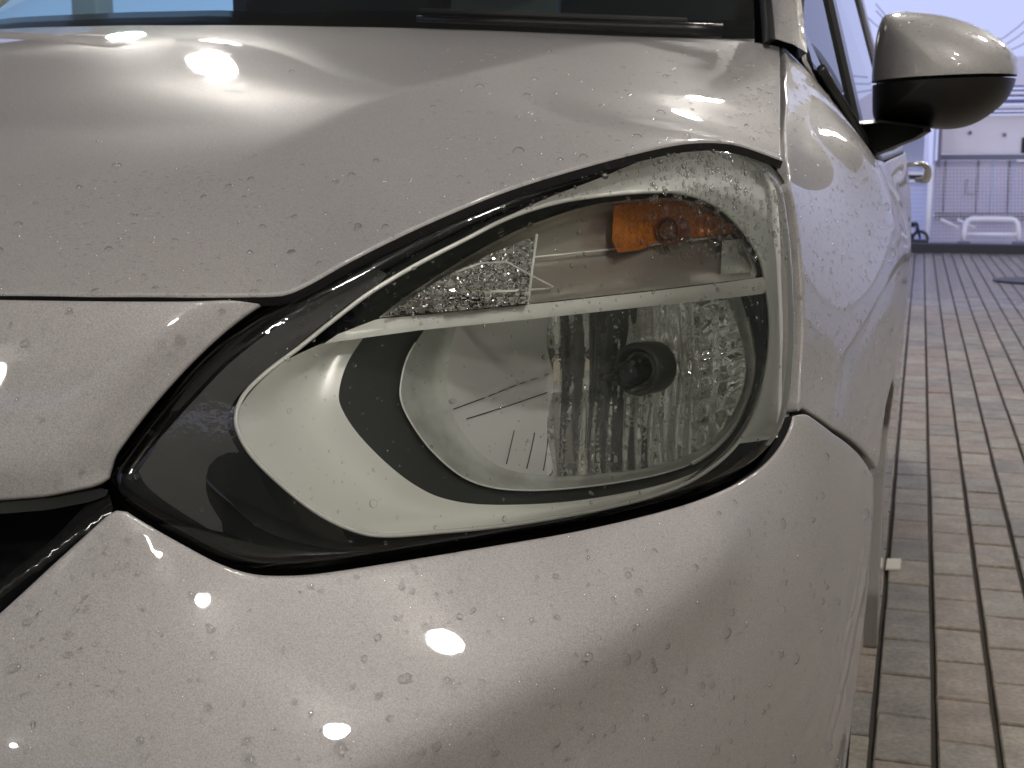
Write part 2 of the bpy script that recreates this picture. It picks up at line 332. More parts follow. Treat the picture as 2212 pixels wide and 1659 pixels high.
def panel(name, poly, fn, step, mats, parent, roll=.004, depth=.02, ref=np.array([0, 1.5, .7]), extra=None, rollmask=None):
    """A pressed panel: outline and inner points triangulated in the surface's own coordinates (metres), rolled at its edge, with a return flange."""
    poly = np.array(poly, float)
    per = np.sum(np.linalg.norm(np.roll(poly, -1, 0) - poly, axis=1))
    bd = resample(poly, max(40, int(per / (step * .6))))
    if area(bd) < 0: bd = bd[::-1]
    pts = [bd]
    if roll > 0:
        for f in (.12, .35, .65, 1.0): pts.append(offset(bd, -roll * f))
    lo, hi = bd.min(0), bd.max(0)
    gx, gy = np.meshgrid(np.arange(lo[0], hi[0], step), np.arange(lo[1], hi[1], step)); gx = gx + (np.arange(gx.shape[0])[:, None] % 2) * step * .5
    G = np.c_[gx.ravel(), gy.ravel()]; G = G[inside(G, bd)]; dg = dist_poly(G, bd); G = G[dg > (roll * 1.02 + step * .35)]
    inner = [p[inside(p, bd) & (dist_poly(p, bd) > roll * f * .93)] for p, f in zip(pts[1:], (.12, .35, .65, 1.0))]
    allp = np.vstack([bd] + inner + [G] + ([extra] if extra is not None else []))
    n = len(bd)
    sc_ = 100.0
    r = delaunay_2d_cdt([Vector((float(p[0]) * sc_, float(p[1]) * sc_)) for p in allp], [(i, (i + 1) % n) for i in range(n)], [], 1, 1e-7)
    UV = np.array([(v[0] / sc_, v[1] / sc_) for v in r[0]]); tri = [tuple(t) for t in r[2]]
    P, Nn = eval_fn(fn, UV, ref)
    if roll > 0:
        d = dist_poly(UV, bd); rr = roll if rollmask is None else roll * rollmask(UV)
        x = np.clip(1 - d / np.maximum(rr, 1e-6), 0, 1); P = P - Nn * (rr * (1 - np.sqrt(np.maximum(1 - x * x, 0))))[:, None]
    cnt = {}
    for t in tri:
        for a, b in zip(t, t[1:] + t[:1]): cnt[(min(a, b), max(a, b))] = cnt.get((min(a, b), max(a, b)), 0) + 1
    bed = [e for e, c in cnt.items() if c == 1]; bv = sorted({i for e in bed for i in e})
    Pb, Nb = P[bv], Nn[bv]; V = list(P); m1 = {}; m2 = {}
    for i, p, nn in zip(bv, Pb, Nb): m1[i] = len(V); V.append(p); m2[i] = len(V); V.append(p - nn * depth)
    Fc = list(tri)
    # consistent winding
    out = []
    for t in tri:
        a, b, c = (P[i] for i in t); out.append(t if np.dot(np.cross(b - a, c - a), Nn[t[0]]) > 0 else t[::-1])
    Fc = out + [(m1[a], m1[b], m2[b], m2[a]) for a, b in bed]
    return mesh(name, V, Fc, mats, parent, True, [0] * len(tri) + [1 if len(mats) > 1 else 0] * len(bed))
def eval_fn(fn, UV, ref):
    e = 4e-4; P = fn(UV[:, 0], UV[:, 1])
    du = fn(UV[:, 0] + e, UV[:, 1]) - fn(UV[:, 0] - e, UV[:, 1]); dv = fn(UV[:, 0], UV[:, 1] + e) - fn(UV[:, 0], UV[:, 1] - e)
    n = np.cross(du, dv); n /= np.linalg.norm(n, axis=1, keepdims=True) + 1e-15
    c = P - ref; s = np.sign(np.einsum('ij,ij->i', n, c)); s[s == 0] = 1; return P, n * s[:, None]

car = empty('car', (0, 0, 0), 'silver hatchback car beaded with rain, seen close at its headlight', 'car')
PM = [PAINT, GAPBLACK]  # flange faces coloured black so the gaps read as shade

# --- outline of the headlight in the picture plane of the photograph -> laid on the body skin
OUT = [(620, 640), (760, 568), (900, 498), (1100, 415), (1300, 355), (1440, 321), (1530, 310), (1600, 320), (1655, 348), (1694, 392), (1708, 450), (1720, 560), (1726, 700), (1722, 800), (1712, 880), (1690, 945), (1640, 1003), (1560, 1048), (1440, 1090), (1250, 1135), (1050, 1170), (850, 1203), (700, 1226), (620, 1232), (550, 1229), (480, 1208), (400, 1167), (320, 1122), (268, 1088), (246, 1060), (240, 1035), (248, 1005), (285, 950), (340, 880), (430, 782), (520, 702)]
OUTQ = smooth_poly(OUT, 420)
def part_between(Q, a, b):
    """run of outline points from nearest to a to nearest to b (in order)"""
    i = int(np.argmin(np.linalg.norm(Q - np.array(a), axis=1))); j = int(np.argmin(np.linalg.norm(Q - np.array(b), axis=1)))
    return Q[i:j + 1] if j >= i else np.vstack([Q[i:], Q[:j + 1]])
GAP = offset(OUTQ, 9)

# --- hood: height over the plan
hood_edge_q = part_between(GAP, (620, 640), (1690, 380))
hood_edge = hit(hood_edge_q)
front_q = np.array([(-420, 627), (-200, 629), (0, 632), (200, 635), (400, 636), (560, 636)], float); front = hit(front_q)
ridge_q = np.array([(330, 450), (480, 396), (690, 306), (900, 220), (1090, 160), (1240, 117), (1340, 100), (1450, 90), (1560, 84), (1680, 82)], float)
def on_curve(q, fx):
    """where the sight lines meet a plan curve x = fx(y)"""
    Ys = np.linspace(.02, 1.4, 1400); r = ray(q); X = CAM[0] + (Ys[None] - CAM[1]) * (r[:, :1] / r[:, 1:2]); i = np.argmin(np.abs(X - fx(Ys)[None]), 1); return at_y(q, Ys[i])
ridge = on_curve(ridge_q, lambda y: .30 + .40 * np.clip(y - .2, 0, 9) ** 2)
cowl_q = np.array([(-60, 46), (300, 50), (700, 57), (1000, 64), (1300, 76), (1500, 83)], float); cowl = at_y(cowl_q, [.99, 1.005, 1.03, 1.06, 1.105, 1.14])
gap_q = np.array([(1690, 100), (1692, 180), (1693, 280), (1695, 340)], float); gapP = at_y(gap_q, [1.165, .955, .75, .65])
inner = np.array([(0, .055, .853), (0, .2, .905), (0, .45, .982), (0, .75, 1.066), (.3, .8, 1.062)])
def lift(x): return .034 * np.clip(-np.asarray(x) / .45, 0, 1.2)
def _sym(P):
    M_ = P[P[:, 0] > .01] * np.array([-1, 1, 1]); M_[:, 2] += lift(M_[:, 0]); return np.vstack([P, M_])
C3a = _sym(np.vstack([hood_edge[::14], front, gapP])); C3b = _sym(cowl[2:]); C3c = _sym(inner)
sh = np.array([(.62, .58, .982), (.64, .74, 1.010), (.64, .90, 1.043), (.55, .75, 1.028), (.70, .60, .962), (.70, .76, .996)]); C3d = _sym(sh)
C3 = np.vstack([C3a, C3b, C3c, C3d])
RIDGE = smooth_poly([(.285, .16), (.312, .25), (.336, .32), (.374, .43), (.413, .57), (.450, .75), (.483, .91), (.522, 1.01), (.570, 1.09), (.622, 1.155), (.70, 1.22)], 80, False)
def ridge_kink(x, y):
    p = np.c_[np.ravel(x), np.ravel(y)]; d = dist_poly(p, RIDGE, False); t = np.clip((p[:, 1] - .20) / .25, 0, 1)
    return (-.075 * np.sqrt(d * d + .006 ** 2) * t * t * (3 - 2 * t)).reshape(np.shape(x))
hood_tps = TPS(C3[:, :2], C3[:, 2] - ridge_kink(C3[:, 0], C3[:, 1]), np.r_[np.full(len(C3a), 4e-5), np.full(len(C3b), 6e-4), np.full(len(C3c), .05), np.full(len(C3d), 4e-3)])
def hood_fn(x, y): return np.stack([x, y, hood_tps(x, y) + ridge_kink(x, y)], -1)
half = np.vstack([cowl[1:, :2], [at_y([(1600, 84)], 1.165)[0][:2]], gapP[:, :2] - np.array([.003, 0]), hood_edge[::-1][:, :2], front[::-1][1:, :2]])
half = half[half[:, 0] > .02]
i0 = half
left = i0[::-1] * np.array([-1, 1])
hood_poly = np.vstack([i0, left])
hood = panel('hood', hood_poly, hood_fn, .011, PM, car, roll=.0025, depth=.007, ref=np.array([0, .7, .3]))

# --- nose panel between the hood, the lamp and the grille
nose_top = np.vstack([front_q + np.array([0, 13.])]); nose_top = nose_top[nose_top[:, 0] < 575]
nose_edge_q = part_between(GAP, (262, 1000), (596, 648))[::-1]
nose_q = np.vstack([nose_top, nose_edge_q, [(232, 1040), (205, 1052), (100, 1073), (0, 1081), (-200, 1086), (-420, 1088)]])
NEDGE = uv_of(hit(part_between(GAP, (246, 1010), (600, 650))))
NBOT = uv_of(hit(np.array([(240, 1050), (100, 1073), (0, 1081), (-420, 1088)], float)))
NTOP = uv_of(hit(front_q))
def nose_d(th, z):
    p = np.c_[np.ravel(th) * AS, np.ravel(z)]
    d1, d2, d3 = dist_poly(p, NEDGE, False), dist_poly(p, NBOT, False), dist_poly(p, NTOP, False)
    f = lambda d, w: np.exp(-(d / w) ** 2)
    return (.006 - .008 * f(d1, .018) - .006 * f(d2, .014) - .004 * f(d3, .02)).reshape(np.shape(th))
def nose_fn(u, v): return skin(u / AS, v, nose_d(u / AS, v))
_nu = uv_of(hit(nose_q)); _nu = np.vstack([_nu, [(0., _nu[-1, 1]), (0., _nu[0, 1])]])
nose = panel('nose_panel', _nu, nose_fn, .009, PM, car, roll=.0025, depth=.025)

# --- bumper below the lamp
bq = [(260, 1096, 0), (400, 1172, 0), (550, 1236, .001), (700, 1234, .001), (850, 1210, .001), (1050, 1178, .001), (1250, 1143, .001), (1440, 1098, .001), (1560, 1056, 0), (1640, 1012, 0), (1698, 950, 0), (1718, 890, 0),
      (690, 1650, .062), (900, 1555, .058), (1106, 1452, .052), (1270, 1372, .046), (1426, 1284, .039), (1541, 1200, .032), (1606, 1145, .027), (1706, 1030, .014), (1748, 905, .004),
      (650, 1420, .040), (850, 1370, .036), (1000, 1330, .034), (1200, 1250, .029), (1380, 1180, .024), (1500, 1125, .02), (1600, 1075, .016), (600, 1300, .015), (900, 1262, .016), (1150, 1210, .015), (1350, 1155, .013),
      (0, 1345, .004), (150, 1235, .002), (300, 1290, .006), (100, 1450, .024), (400, 1470, .040), (420, 1290, .010), (0, 1600, .052), (300, 1659, .060),
      (900, 1659, .063), (1200, 1530, .052), (1400, 1420, .042), (1550, 1330, .034), (1650, 1230, .026), (1750, 1080, .012), (1300, 1659, .052), (1500, 1600, .043), (1650, 1500, .032), (1750, 1350, .02), (1780, 1600, .02)]
bq = np.array(bq, float); bP = hit(bq[:, :2], bq[:, 2]); buv = uv_of(bP)
side_c = []
for Y, z, d in ((.8, .62, 0), (.86, .58, 0.0), (.8, .45, 0), (.75, .3, -.005), (.65, .2, -.005), (.3, .2, .01), (.1, .25, .02), (.0, .3, .03), (.88, .3, -.005)):
    # angle of the skin point at this Y
    a = .853; b = 1.03; x = a * (1 - min(abs(YC - Y) / b, 1) ** PX) ** (1 / PX); side_c.append((math.atan2(x, YC - Y) * AS, z, d))
side_c = np.array(side_c)
_p = np.vstack([buv, side_c[:, :2]]); _v = np.r_[bq[:, 2], side_c[:, 2]]
b_tps = TPS(_p, _v, np.r_[np.full(12, 4e-5), np.full(len(_v) - 12, 6e-3)])
TONE_CREASE = uv_of(hit(smooth_poly([(520, 1745), (690, 1650), (900, 1557), (1106, 1452), (1270, 1372), (1426, 1284), (1541, 1200), (1606, 1145), (1660, 1085), (1706, 1030)], 60, False), .04))  # crease added to the shape to imitate a reflected tone edge
def tone_crease_d(u, v):
    p = np.c_[np.ravel(u), np.ravel(v)]; d = dist_poly(p, TONE_CREASE, False); w = .006
    end = np.clip((TONE_CREASE[-1, 0] + .01 - p[:, 0]) / .10, 0, 1)
    return (.016 - .30 * (np.sqrt(d * d + w * w) - w)).clip(-.03, 1).reshape(np.shape(u)) * np.exp(-(d.reshape(np.shape(u)) / .075) ** 2) * end.reshape(np.shape(u))
def bump_d(th, z): return np.clip(b_tps(th * AS, z), -.02, .09) + tone_crease_d(th * AS, z)
def bump_fn(u, v): return skin(u / AS, v, bump_d(u / AS, v))
low_q = part_between(GAP, (1712, 895), (275, 1100))
e1 = uv_of(hit(np.array([(1738, 893), (1748, 896), (1772, 913), (1800, 935)], float), 0, bump_d))
def uY(Y, z): a = .853; b = 1.03; x = a * (1 - min(abs(YC - Y) / b, 1) ** PX) ** (1 / PX); return (math.atan2(x, YC - Y) * AS, z)
e2 = np.array([uY(.885, .585), uY(.895, .55), uY(.86, .46), uY(.80, .36), uY(.77, .26), uY(.76, .18)])
e3 = np.array([uY(.4, .17), uY(.2, .17), uY(.05, .17), (.0, .18)])
grl = uv_of(hit(np.array([(-420, 1690), (-200, 1495), (0, 1322), (120, 1212), (244, 1100)], float), 0, bump_d))
bump_poly = np.vstack([uv_of(hit(low_q, 0, bump_d))[::-1], e1, e2, e3, [(0., grl[0, 1])], grl])
# order: lower lamp edge runs left->right after reversing
bumper = panel('front_bumper', bump_poly, bump_fn, .010, PM, car, roll=.0025, depth=.012)

# --- fender and door: x as a function of (y, z)
lens_r = hit(part_between(GAP, (1694, 380), (1716, 885)))
fr_top = gapP + np.array([.0015, 0, 0])
bs = hit(np.array([(1738, 893), (1772, 913), (1800, 935)], float), 0, bump_d)
fc = [tuple(p) for p in lens_r[::8]] + [tuple(p) for p in fr_top] + [tuple(p) for p in bs]
fc += [(.832, 1.0, .95), (.848, 1.0, .85), (.853, 1.0, .7), (.853, .95, .55), (.842, .88, .8), (.80, .92, .93), (.832, .78, .75), (.855, 1.5, .9), (.855, 1.5, .6), (.85, 1.5, .3), (.737, 1.17, 1.065), (.768, 1.3, 1.014), (.806, 1.45, .955), (.86, 2.3, .9), (.86, 2.3, .6), (.845, 2.3, .98), (.85, 3.2, .9), (.835, 3.95, .85), (.835, 3.95, .6), (.835, 3.95, .3), (.85, 2.3, .25), (.85, .95, .3), (.83, 3.2, 1.0), (.81, 3.9, 1.05)]
fc = np.array(fc); _ne = len(lens_r[::8]) + len(fr_top) + len(bs); side_tps = TPS(fc[:, 1:] * np.array([.5, 1]), fc[:, 0], np.r_[np.full(_ne, 8e-5), np.full(len(fc) - _ne, 3e-3)])
def side_fn(y, z): return np.stack([side_tps(y * .5, z), y, z], -1)
belt = np.array([(1.164, 1.088), (1.18, 1.063), (1.30, 1.012), (1.45, .955), (1.62, .948), (2.3, .97), (3.2, 1.0), (3.95, 1.05)])
lr = lens_r[:, 1:]
fender_poly = np.vstack([gapP[:, 1:] - np.array([0, .0005]), lr[2:], bs[:, 1:] + np.array([0, .005]), [(.895, .593), (.93, .60), (1.0, .645), (1.12, .665), (1.28, .63), (1.36, .56), (1.36, .3)], [(1.40, .2), (1.40, .972)], belt[:3][::-1]])
fender = panel('fender', fender_poly, side_fn, .012, [PAINT], car, roll=.0022, depth=.02, ref=np.array([0, 1.5, .6]))

rear_edge = [(3.95, .25), (3.95, 1.05)]
def strip(y0, y1, zb):
    top = [p for p in belt if y0 < p[0] < y1]; bi = lambda y: np.interp(y, belt[:, 0], belt[:, 1])
    return np.array([(y0, zb), (y1, zb), (y1, bi(y1))] + [tuple(p) for p in top[::-1]] + [(y0, bi(y0))])
door = panel('door', strip(1.406, 2.42, .25), side_fn, .03, PM, car, roll=.004, depth=.02, ref=np.array([0, 1.5, .6]))
rdoor = panel('door', strip(2.426, 3.30, .25), side_fn, .04, PM, car, roll=.004, depth=.02, ref=np.array([0, 1.5, .6]))
quarter = panel('rear_quarter_panel', strip(3.306, 4.0, .25), side_fn, .04, PM, car, roll=.004, depth=.02, ref=np.array([0, 1.5, .6]))

# ------------------------------------------------------------------ headlight
def P3(q, dep): q = np.atleast_2d(np.array(q, float)); return hit(q, -np.broadcast_to(np.asarray(dep, float), (len(q),)))
def qpanel(name, poly, depfn, step, m, parent, flat=False, extra=None, n=None, thick=0):
    """A surface inside the lamp: outline and inner points, each set back behind the lens by depfn."""
    bd = resample(np.array(poly, float), n or max(40, int(np.sum(np.linalg.norm(np.roll(poly, -1, 0) - poly, axis=1)) / step)))
    lo, hi = bd.min(0), bd.max(0); gx, gy = np.meshgrid(np.arange(lo[0], hi[0], step), np.arange(lo[1], hi[1], step))
    gx = gx + (np.arange(gx.shape[0])[:, None] % 2) * step * .5; G = np.c_[gx.ravel(), gy.ravel()]; G = G[inside(G, bd)]; G = G[dist_poly(G, bd) > step * .45]
    A = np.vstack([bd, G] + ([extra] if extra is not None else [])); k = len(bd)
    r = delaunay_2d_cdt([Vector((float(p[0]) * .05, float(p[1]) * .05)) for p in A], [(i, (i + 1) % k) for i in range(k)], [], 1, 1e-6)
    Q = np.array([(v[0] * 20, v[1] * 20) for v in r[0]]); V = list(P3(Q, depfn(Q))); Fc = [tuple(t) for t in r[2]]
    out = []
    for t in Fc:
        a, b, c = (V[i] for i in t); out.append(t if np.dot(np.cross(b - a, c - a), CAM - a) > 0 else t[::-1])
    if thick:
        cnt = {}
        for t in out:
            for a, b in zip(t, t[1:] + t[:1]): cnt[(min(a, b), max(a, b))] = cnt.get((min(a, b), max(a, b)), 0) + 1
        be = [e for e, c_ in cnt.items() if c_ == 1]; bv = sorted({i for e in be for i in e}); Pb = P3(Q[bv], depfn(Q[bv]) + thick); m1 = {}; m2 = {}
        for i, p in zip(bv, Pb): m1[i] = len(V); V.append(V[i]); m2[i] = len(V); V.append(p)
        out += [(m1[a], m1[b], m2[b], m2[a]) for a, b in be]
    return mesh(name, V, out, m, parent, not flat)
c_ = lambda v: (lambda Q: np.full(len(Q), v))
IN = offset(OUTQ, -4)
bk = [P3(OUTQ, .006), P3(IN, .03), P3(offset(OUTQ, -10), .10), P3(offset(OUTQ, -30), .165)] + [P3(np.array([1080., 800.]) + (offset(OUTQ, -30) - np.array([1080., 800.])) * k, .175) for k in (.75, .5, .25, .02)]
lamp = loft('headlight', bk, GLOSSBLACK, car)
tag(lamp, 'clear headlight with amber turn signal over a fluted reflector')
WL = smooth_poly([(511, 895), (528, 852), (575, 805), (645, 752), (720, 692), (800, 632), (900, 572), (1000, 520), (1100, 470), (1200, 438), (1300, 422), (1400, 414), (1470, 416), (1540, 440), (1598, 490), (1638, 550), (1654, 610), (1663, 700), (1655, 800), (1635, 880), (1600, 948), (1540, 1008), (1450, 1058), (1300, 1099), (1100, 1134), (950, 1149), (830, 1157), (760, 1144), (680, 1104), (600, 1040), (543, 982), (515, 932)], 360)
dW = .02
wlP = P3(WL, dW); oI = resample(offset(OUTQ, -2), 1440)
# wall between the lamp's outline and the pale bezel line, black on the left, pale satin with painted-in lens reflection on the right
near = np.array([oI[np.argmin(np.linalg.norm(oI - (p + (p - c) / np.linalg.norm(p - c) * 0), axis=1))] for p, c in zip(WL, np.tile([(1150, 820)], (len(WL), 1)))])
rgt = (WL[:, 0] > 1440) & (WL[:, 1] < 985)
k0 = int(np.argmin(np.linalg.norm(WL - np.array((1060, 490)), axis=1))); k1 = int(np.argmin(np.linalg.norm(WL - np.array((1590, 960)), axis=1)))
idx = np.arange(k0, k1 + 1); nW = len(idx) * 2; oa = resample(part_between(oI, (1010, 450), (1668, 975)), nW, False); wa = resample(WL[idx], nW, False)
_t = np.linspace(0, 1, nW)[:, None]; _tp = np.clip(_t / .34, 0, 1) ** 1.3 * np.clip((1 - _t) / .03, 0, 1); oa = wa + (oa - wa) * np.maximum(_tp, .04)
WALLM = mat('bezel_wall_sheen', (.90, .91, .89), .22, .1)
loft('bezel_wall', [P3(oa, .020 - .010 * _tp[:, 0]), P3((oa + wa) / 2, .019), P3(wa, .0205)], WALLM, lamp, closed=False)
_c = resample(WL, 360); ob = np.array([oI[np.argmin(np.abs(np.linspace(0, 1, 1440, endpoint=False) - t))] for t in np.linspace(0, 1, 360, endpoint=False)])
oS = np.roll(oI, -int(np.argmin(np.linalg.norm(oI - np.array((246, 1040)), axis=1))), 0); wS = np.roll(_c, -int(np.argmin(np.linalg.norm(_c - np.array((511, 895)), axis=1))), 0)
ob = resample(oS, 360); loft('border', [P3(ob, .013), P3(ob * .75 + wS * .25, .026), P3(ob * .3 + wS * .7, .029), P3(wS, .0225)], GLOSSBLACK, lamp)
tube('bezel_edge', wlP, .0017, PALE, lamp, 8, True)
# dark grey panel in the pointed inner corner, notched around a painted dark reflection
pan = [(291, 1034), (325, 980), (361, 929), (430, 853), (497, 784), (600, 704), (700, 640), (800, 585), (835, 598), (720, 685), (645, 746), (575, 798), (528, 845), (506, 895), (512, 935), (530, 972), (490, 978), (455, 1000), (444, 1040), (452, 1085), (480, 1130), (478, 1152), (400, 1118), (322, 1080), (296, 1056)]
qpanel('panel_with_reflection', smooth_poly(pan, 160), c_(.024), 26, DARKPANEL, lamp, thick=.004)
qpanel('panel_with_reflection', np.array([(470, 1010), (500, 990), (534, 990), (600, 1056), (680, 1118), (660, 1165), (560, 1165), (490, 1120), (462, 1060)], float), lambda Q: .029 + 0 * Q[:, 0], 30, mat('dark_reflection', (.010, .009, .008), .3), lamp, thick=.004)  # near-black piece paints a dark reflection into the housing
LCq = smooth_poly([(690, 744), (620, 778), (565, 822), (530, 862), (514, 897), (519, 930), (547, 980), (603, 1037), (682, 1100), (762, 1140), (832, 1153), (950, 1145), (1100, 1130), (1300, 1095), (1450, 1054), (1536, 1005), (1596, 945), (1631, 878), (1650, 800), (1655, 700), (1648, 640)], 220, False)
BO = smooth_poly([(790, 722), (750, 785), (732, 850), (743, 892), (780, 945), (840, 1005), (900, 1050), (960, 1077), (1050, 1090), (1200, 1086), (1330, 1068), (1450, 1040), (1528, 1003), (1588, 945), (1624, 870), (1643, 790), (1643, 700), (1635, 638)], 220, False)
BI = smooth_poly([(925, 700), (882, 768), (866, 830), (868, 870), (890, 915), (930, 970), (985, 1020), (1040, 1047), (1110, 1058), (1200, 1057), (1320, 1044), (1440, 1020), (1518, 988), (1580, 930), (1616, 860), (1630, 790), (1622, 720), (1600, 640)], 220, False)
BE = smooth_poly([(990, 690), (972, 765), (966, 830), (972, 880), (1000, 935), (1045, 985), (1100, 1015), (1200, 1028), (1330, 1020), (1440, 1000), (1520, 965), (1572, 910), (1604, 840), (1610, 780), (1598, 720), (1568, 640)], 220, False)
def arc(a, b, da, db, bow=0, n=7):
    out = []
    for t in np.linspace(0, 1, n): out.append(P3(a * (1 - t) + b * t, da * (1 - t) + db * t + bow * math.sin(math.pi * t)))
    return out
# the crescents and rings that step down to the reflector
half_c = int(np.argmin(np.linalg.norm(LCq - np.array((1480, 1040)), axis=1)))
loft('silver_crescent', [r[:half_c] for r in arc(LCq, BO, .0205, .044, .012, 12)], SATIN, lamp, closed=False)
loft('lamp_shroud', [r[half_c - 1:] for r in arc(LCq, BO, .021, .044, 0, 4)], GLOSSBLACK, lamp, closed=False)
loft('charcoal_band', arc(BO, BI, .0445, .060, -.002, 5), BAND, lamp, closed=False)
loft('frosted_ring', arc(BI, BE, .054, .072, .006, 9), RINGM, lamp, closed=False)
tube('ring_edge', P3(BI[8:150], .0535), .0009, PALE, lamp, 6)
tube('ring_edge', P3(BI[150:212], .052), .0022, PALE, lamp, 6)
bo_poly = np.vstack([BE, [(1400, 640), (1200, 664)]]); cq = np.array([1378., 797.])
def bowl_dep(Q):
    dc = np.linalg.norm((Q - cq) * np.array([.85, 1.15]), axis=1); de = dist_poly(Q, bo_poly); t = dc / (dc + de + 1e-6)
    dep = .072 + .062 * (1 - t ** 2)
    x, y = Q[:, 0], Q[:, 1]; per = np.where(x < 1330, 34., 29.)
    ph = (x + 6 * np.sin(y / 70.)) / per; fl = np.abs(np.sin(np.pi * ph)) ** .8
    win = np.clip((x - 1185) / 24, 0, 1) * np.clip((1575 - x) / 40, 0, 1); amp = .0050 * (.6 + .45 * np.sin(np.floor(ph) * 2.4))
    row = np.where(y > 860, 1.0, .75)
    dep = dep - fl * amp * win * row
    # stepped facets of the smooth left field
    l = (y - 882) + (x - 978) * .37; dep = dep + np.where((x < 1190) & (l > 0), .0022, 0) + np.where((x < 1190) & (y > 985 - (x - 1080) * .1) & (x > 1075), .0012 * np.floor((x - 1075) / 36.), 0) * .6
    dep = dep + np.where(x > 1500, .0035 * np.abs(np.sin((x * .35 + y) / 19.)), 0)
    return dep
ex = np.array([(x, y) for x in np.arange(1180, 1600, 4.3) for y in np.arange(640, 1030, 11)]); ex = ex[inside(ex, bo_poly)]; ex = ex[dist_poly(ex, bo_poly) > 3]
XS = 1188
_b = resample(bo_poly, 700); _l = _b[_b[:, 0] < XS]; _r = _b[_b[:, 0] >= XS]
def _half(m_, x):  # one side of the bowl outline, closed along the vertical seam
    k = np.where(m_ & ~np.roll(m_, 1))[0][0]; P = np.roll(_b, -k, 0)[:m_.sum()]; ys = np.linspace(P[-1, 1], P[0, 1], 42)[1:-1]; return np.vstack([P, np.c_[x + 7 * np.sin(ys / 31.), ys]])
qpanel('reflector', _half(_b[:, 0] < XS, XS), bowl_dep, 9, CHROME2, lamp)
qpanel('fluted_reflector', _half(_b[:, 0] >= XS, XS), bowl_dep, 9, FLUTE, lamp, extra=ex[(ex[:, 0] > XS + 4)])
for _ln in ([(980, 884), (1050, 858), (1120, 830), (1184, 808)], [(1008, 905), (1100, 876), (1182, 848)], [(1094, 1002), (1103, 965), (1111, 930)], [(1138, 1012), (1147, 975), (1155, 935)], [(1174, 1016), (1180, 980), (1184, 945)]):
    tube('reflector_seam', P3(_ln, bowl_dep(np.array(_ln, float)) - .0006), .00045, BAND, lamp, 5)
# bulb and its holder
def disc_at(q, dep, r):  # circle facing the camera side, in the lens frame
    c = P3([q], dep)[0]; nx = P3([(q[0] + 40, q[1])], dep)[0] - c; ny = P3([(q[0], q[1] + 40)], dep)[0] - c
    ax = Vector((-.28, -.93, .05)).normalized(); u = Vector((1, -.3, 0)); u = (u - ax * u.dot(ax)).normalized(); v = ax.cross(u); return Vector(c), u, v, ax
def ringloft(name, c, u, v, ax, prof, m, parent, seg=36):
    return loft(name, [[tuple(c + ax * z + (u * math.cos(a) + v * math.sin(a)) * r) for a in np.linspace(0, 2 * math.pi, seg, endpoint=False)] for r, z in prof], m, parent, cap=False)
cB, uB, vB, aB = disc_at((1378, 797), .098, 0)
ringloft('bulb_holder', cB, uB, vB, aB, [(.024, -.03), (.0245, 0), (.0235, .004), (.0195, .005), (.0185, .002), (.018, -.03), (.001, -.031)], BULBG, lamp)
bulb = ringloft('bulb', cB + uB * -.004 + vB * -.004, uB, vB, aB, [(.0118, -.03), (.0118, .012), (.0108, .017), (.007, .0205), (.0005, .0215)], mat('bulb_cap_dark', (.022, .022, .02), .22, .3), lamp)
ringloft('bulb_collar', cB, uB, vB, aB, [(.0165, -.03), (.0165, -.004), (.014, -.002), (.0125, -.004), (.0125, -.03)], mat('bulb_collar_brown', (.14, .13, .10), .3, .6), lamp)
tube('bulb_clip', [tuple(P3([(1300, 815)], .092)[0]), tuple(P3([(1332, 806)], .093)[0])], .0035, BULBG, lamp, 6)
tube('bulb_clip', [tuple(P3([(1425, 818)], .092)[0]), tuple(P3([(1398, 834)], .092)[0]), tuple(P3([(1360, 846)], .092)[0])], .0028, BULBG, lamp, 6)
# divider bar between the two chambers
dv = np.array([(700, 742), (730, 722), (815, 689), (1000, 672), (1200, 652), (1400, 630), (1560, 611), (1652, 598), (1655, 634), (1560, 645), (1400, 662), (1150, 689), (900, 714)], float)
qpanel('divider_bar', dv, lambda Q: .0185 + .004 * np.clip((Q[:, 1] - (720 - (Q[:, 0] - 800) * .125)) / 20, -1, 1) ** 2, 12, PALE, lamp, thick=.05)
# upper chamber
lnq = np.array([(905, 622), (1000, 580), (1100, 561), (1300, 541), (1450, 524), (1600, 506)], float)
ln = lambda x: np.interp(x, lnq[:, 0], lnq[:, 1])
UC = smooth_poly([(818, 686), (870, 646), (950, 592), (1050, 532), (1150, 484), (1280, 443), (1400, 429), (1470, 430), (1530, 449), (1580, 490), (1614, 540), (1630, 580), (1634, 600)], 120, False)
UCp = np.vstack([UC, [(1400, 628), (1150, 655), (980, 673)]])
def up_dep(Q):
    x, y = Q[:, 0], Q[:, 1]; l = ln(x); bot = 690 - (x - 815) * .109; back = .052 + .010 * np.sin((y - 420) / 40.)
    k = np.clip((y - l) / np.maximum(bot - l, 5), 0, 1); d = np.where(y < l, .052 - .012 * np.clip((l - y) / 110, 0, 1) ** 2, .052 - .03 * k)
    e = dist_poly(Q, UC, False); return .022 + (d - .022) * np.clip(e / 16, 0, 1) ** .5
qpanel('signal_reflector', UCp, up_dep, 8, SMOKE, lamp)
am = np.array([(1326, 444), (1390, 436), (1470, 438), (1525, 457), (1572, 480), (1594, 505), (1500, 514), (1420, 525), (1384, 540), (1335, 546), (1322, 520)], float)
qpanel('turn_signal', am, lambda Q: np.minimum(.030 + .017 * np.clip(1 - ((Q[:, 0] - 1442) / 135) ** 2 - ((Q[:, 1] - 494) / 75) ** 2, 0, 1) ** .7 + .0016 * np.abs(np.sin(Q[:, 0] / 5.2)) * (.4 + (Q[:, 0] > 1505)), up_dep(Q) - .003), 5, AMBER, lamp, thick=.002)
cA, uA, vA, aA = disc_at((1442, 498), .034, 0)
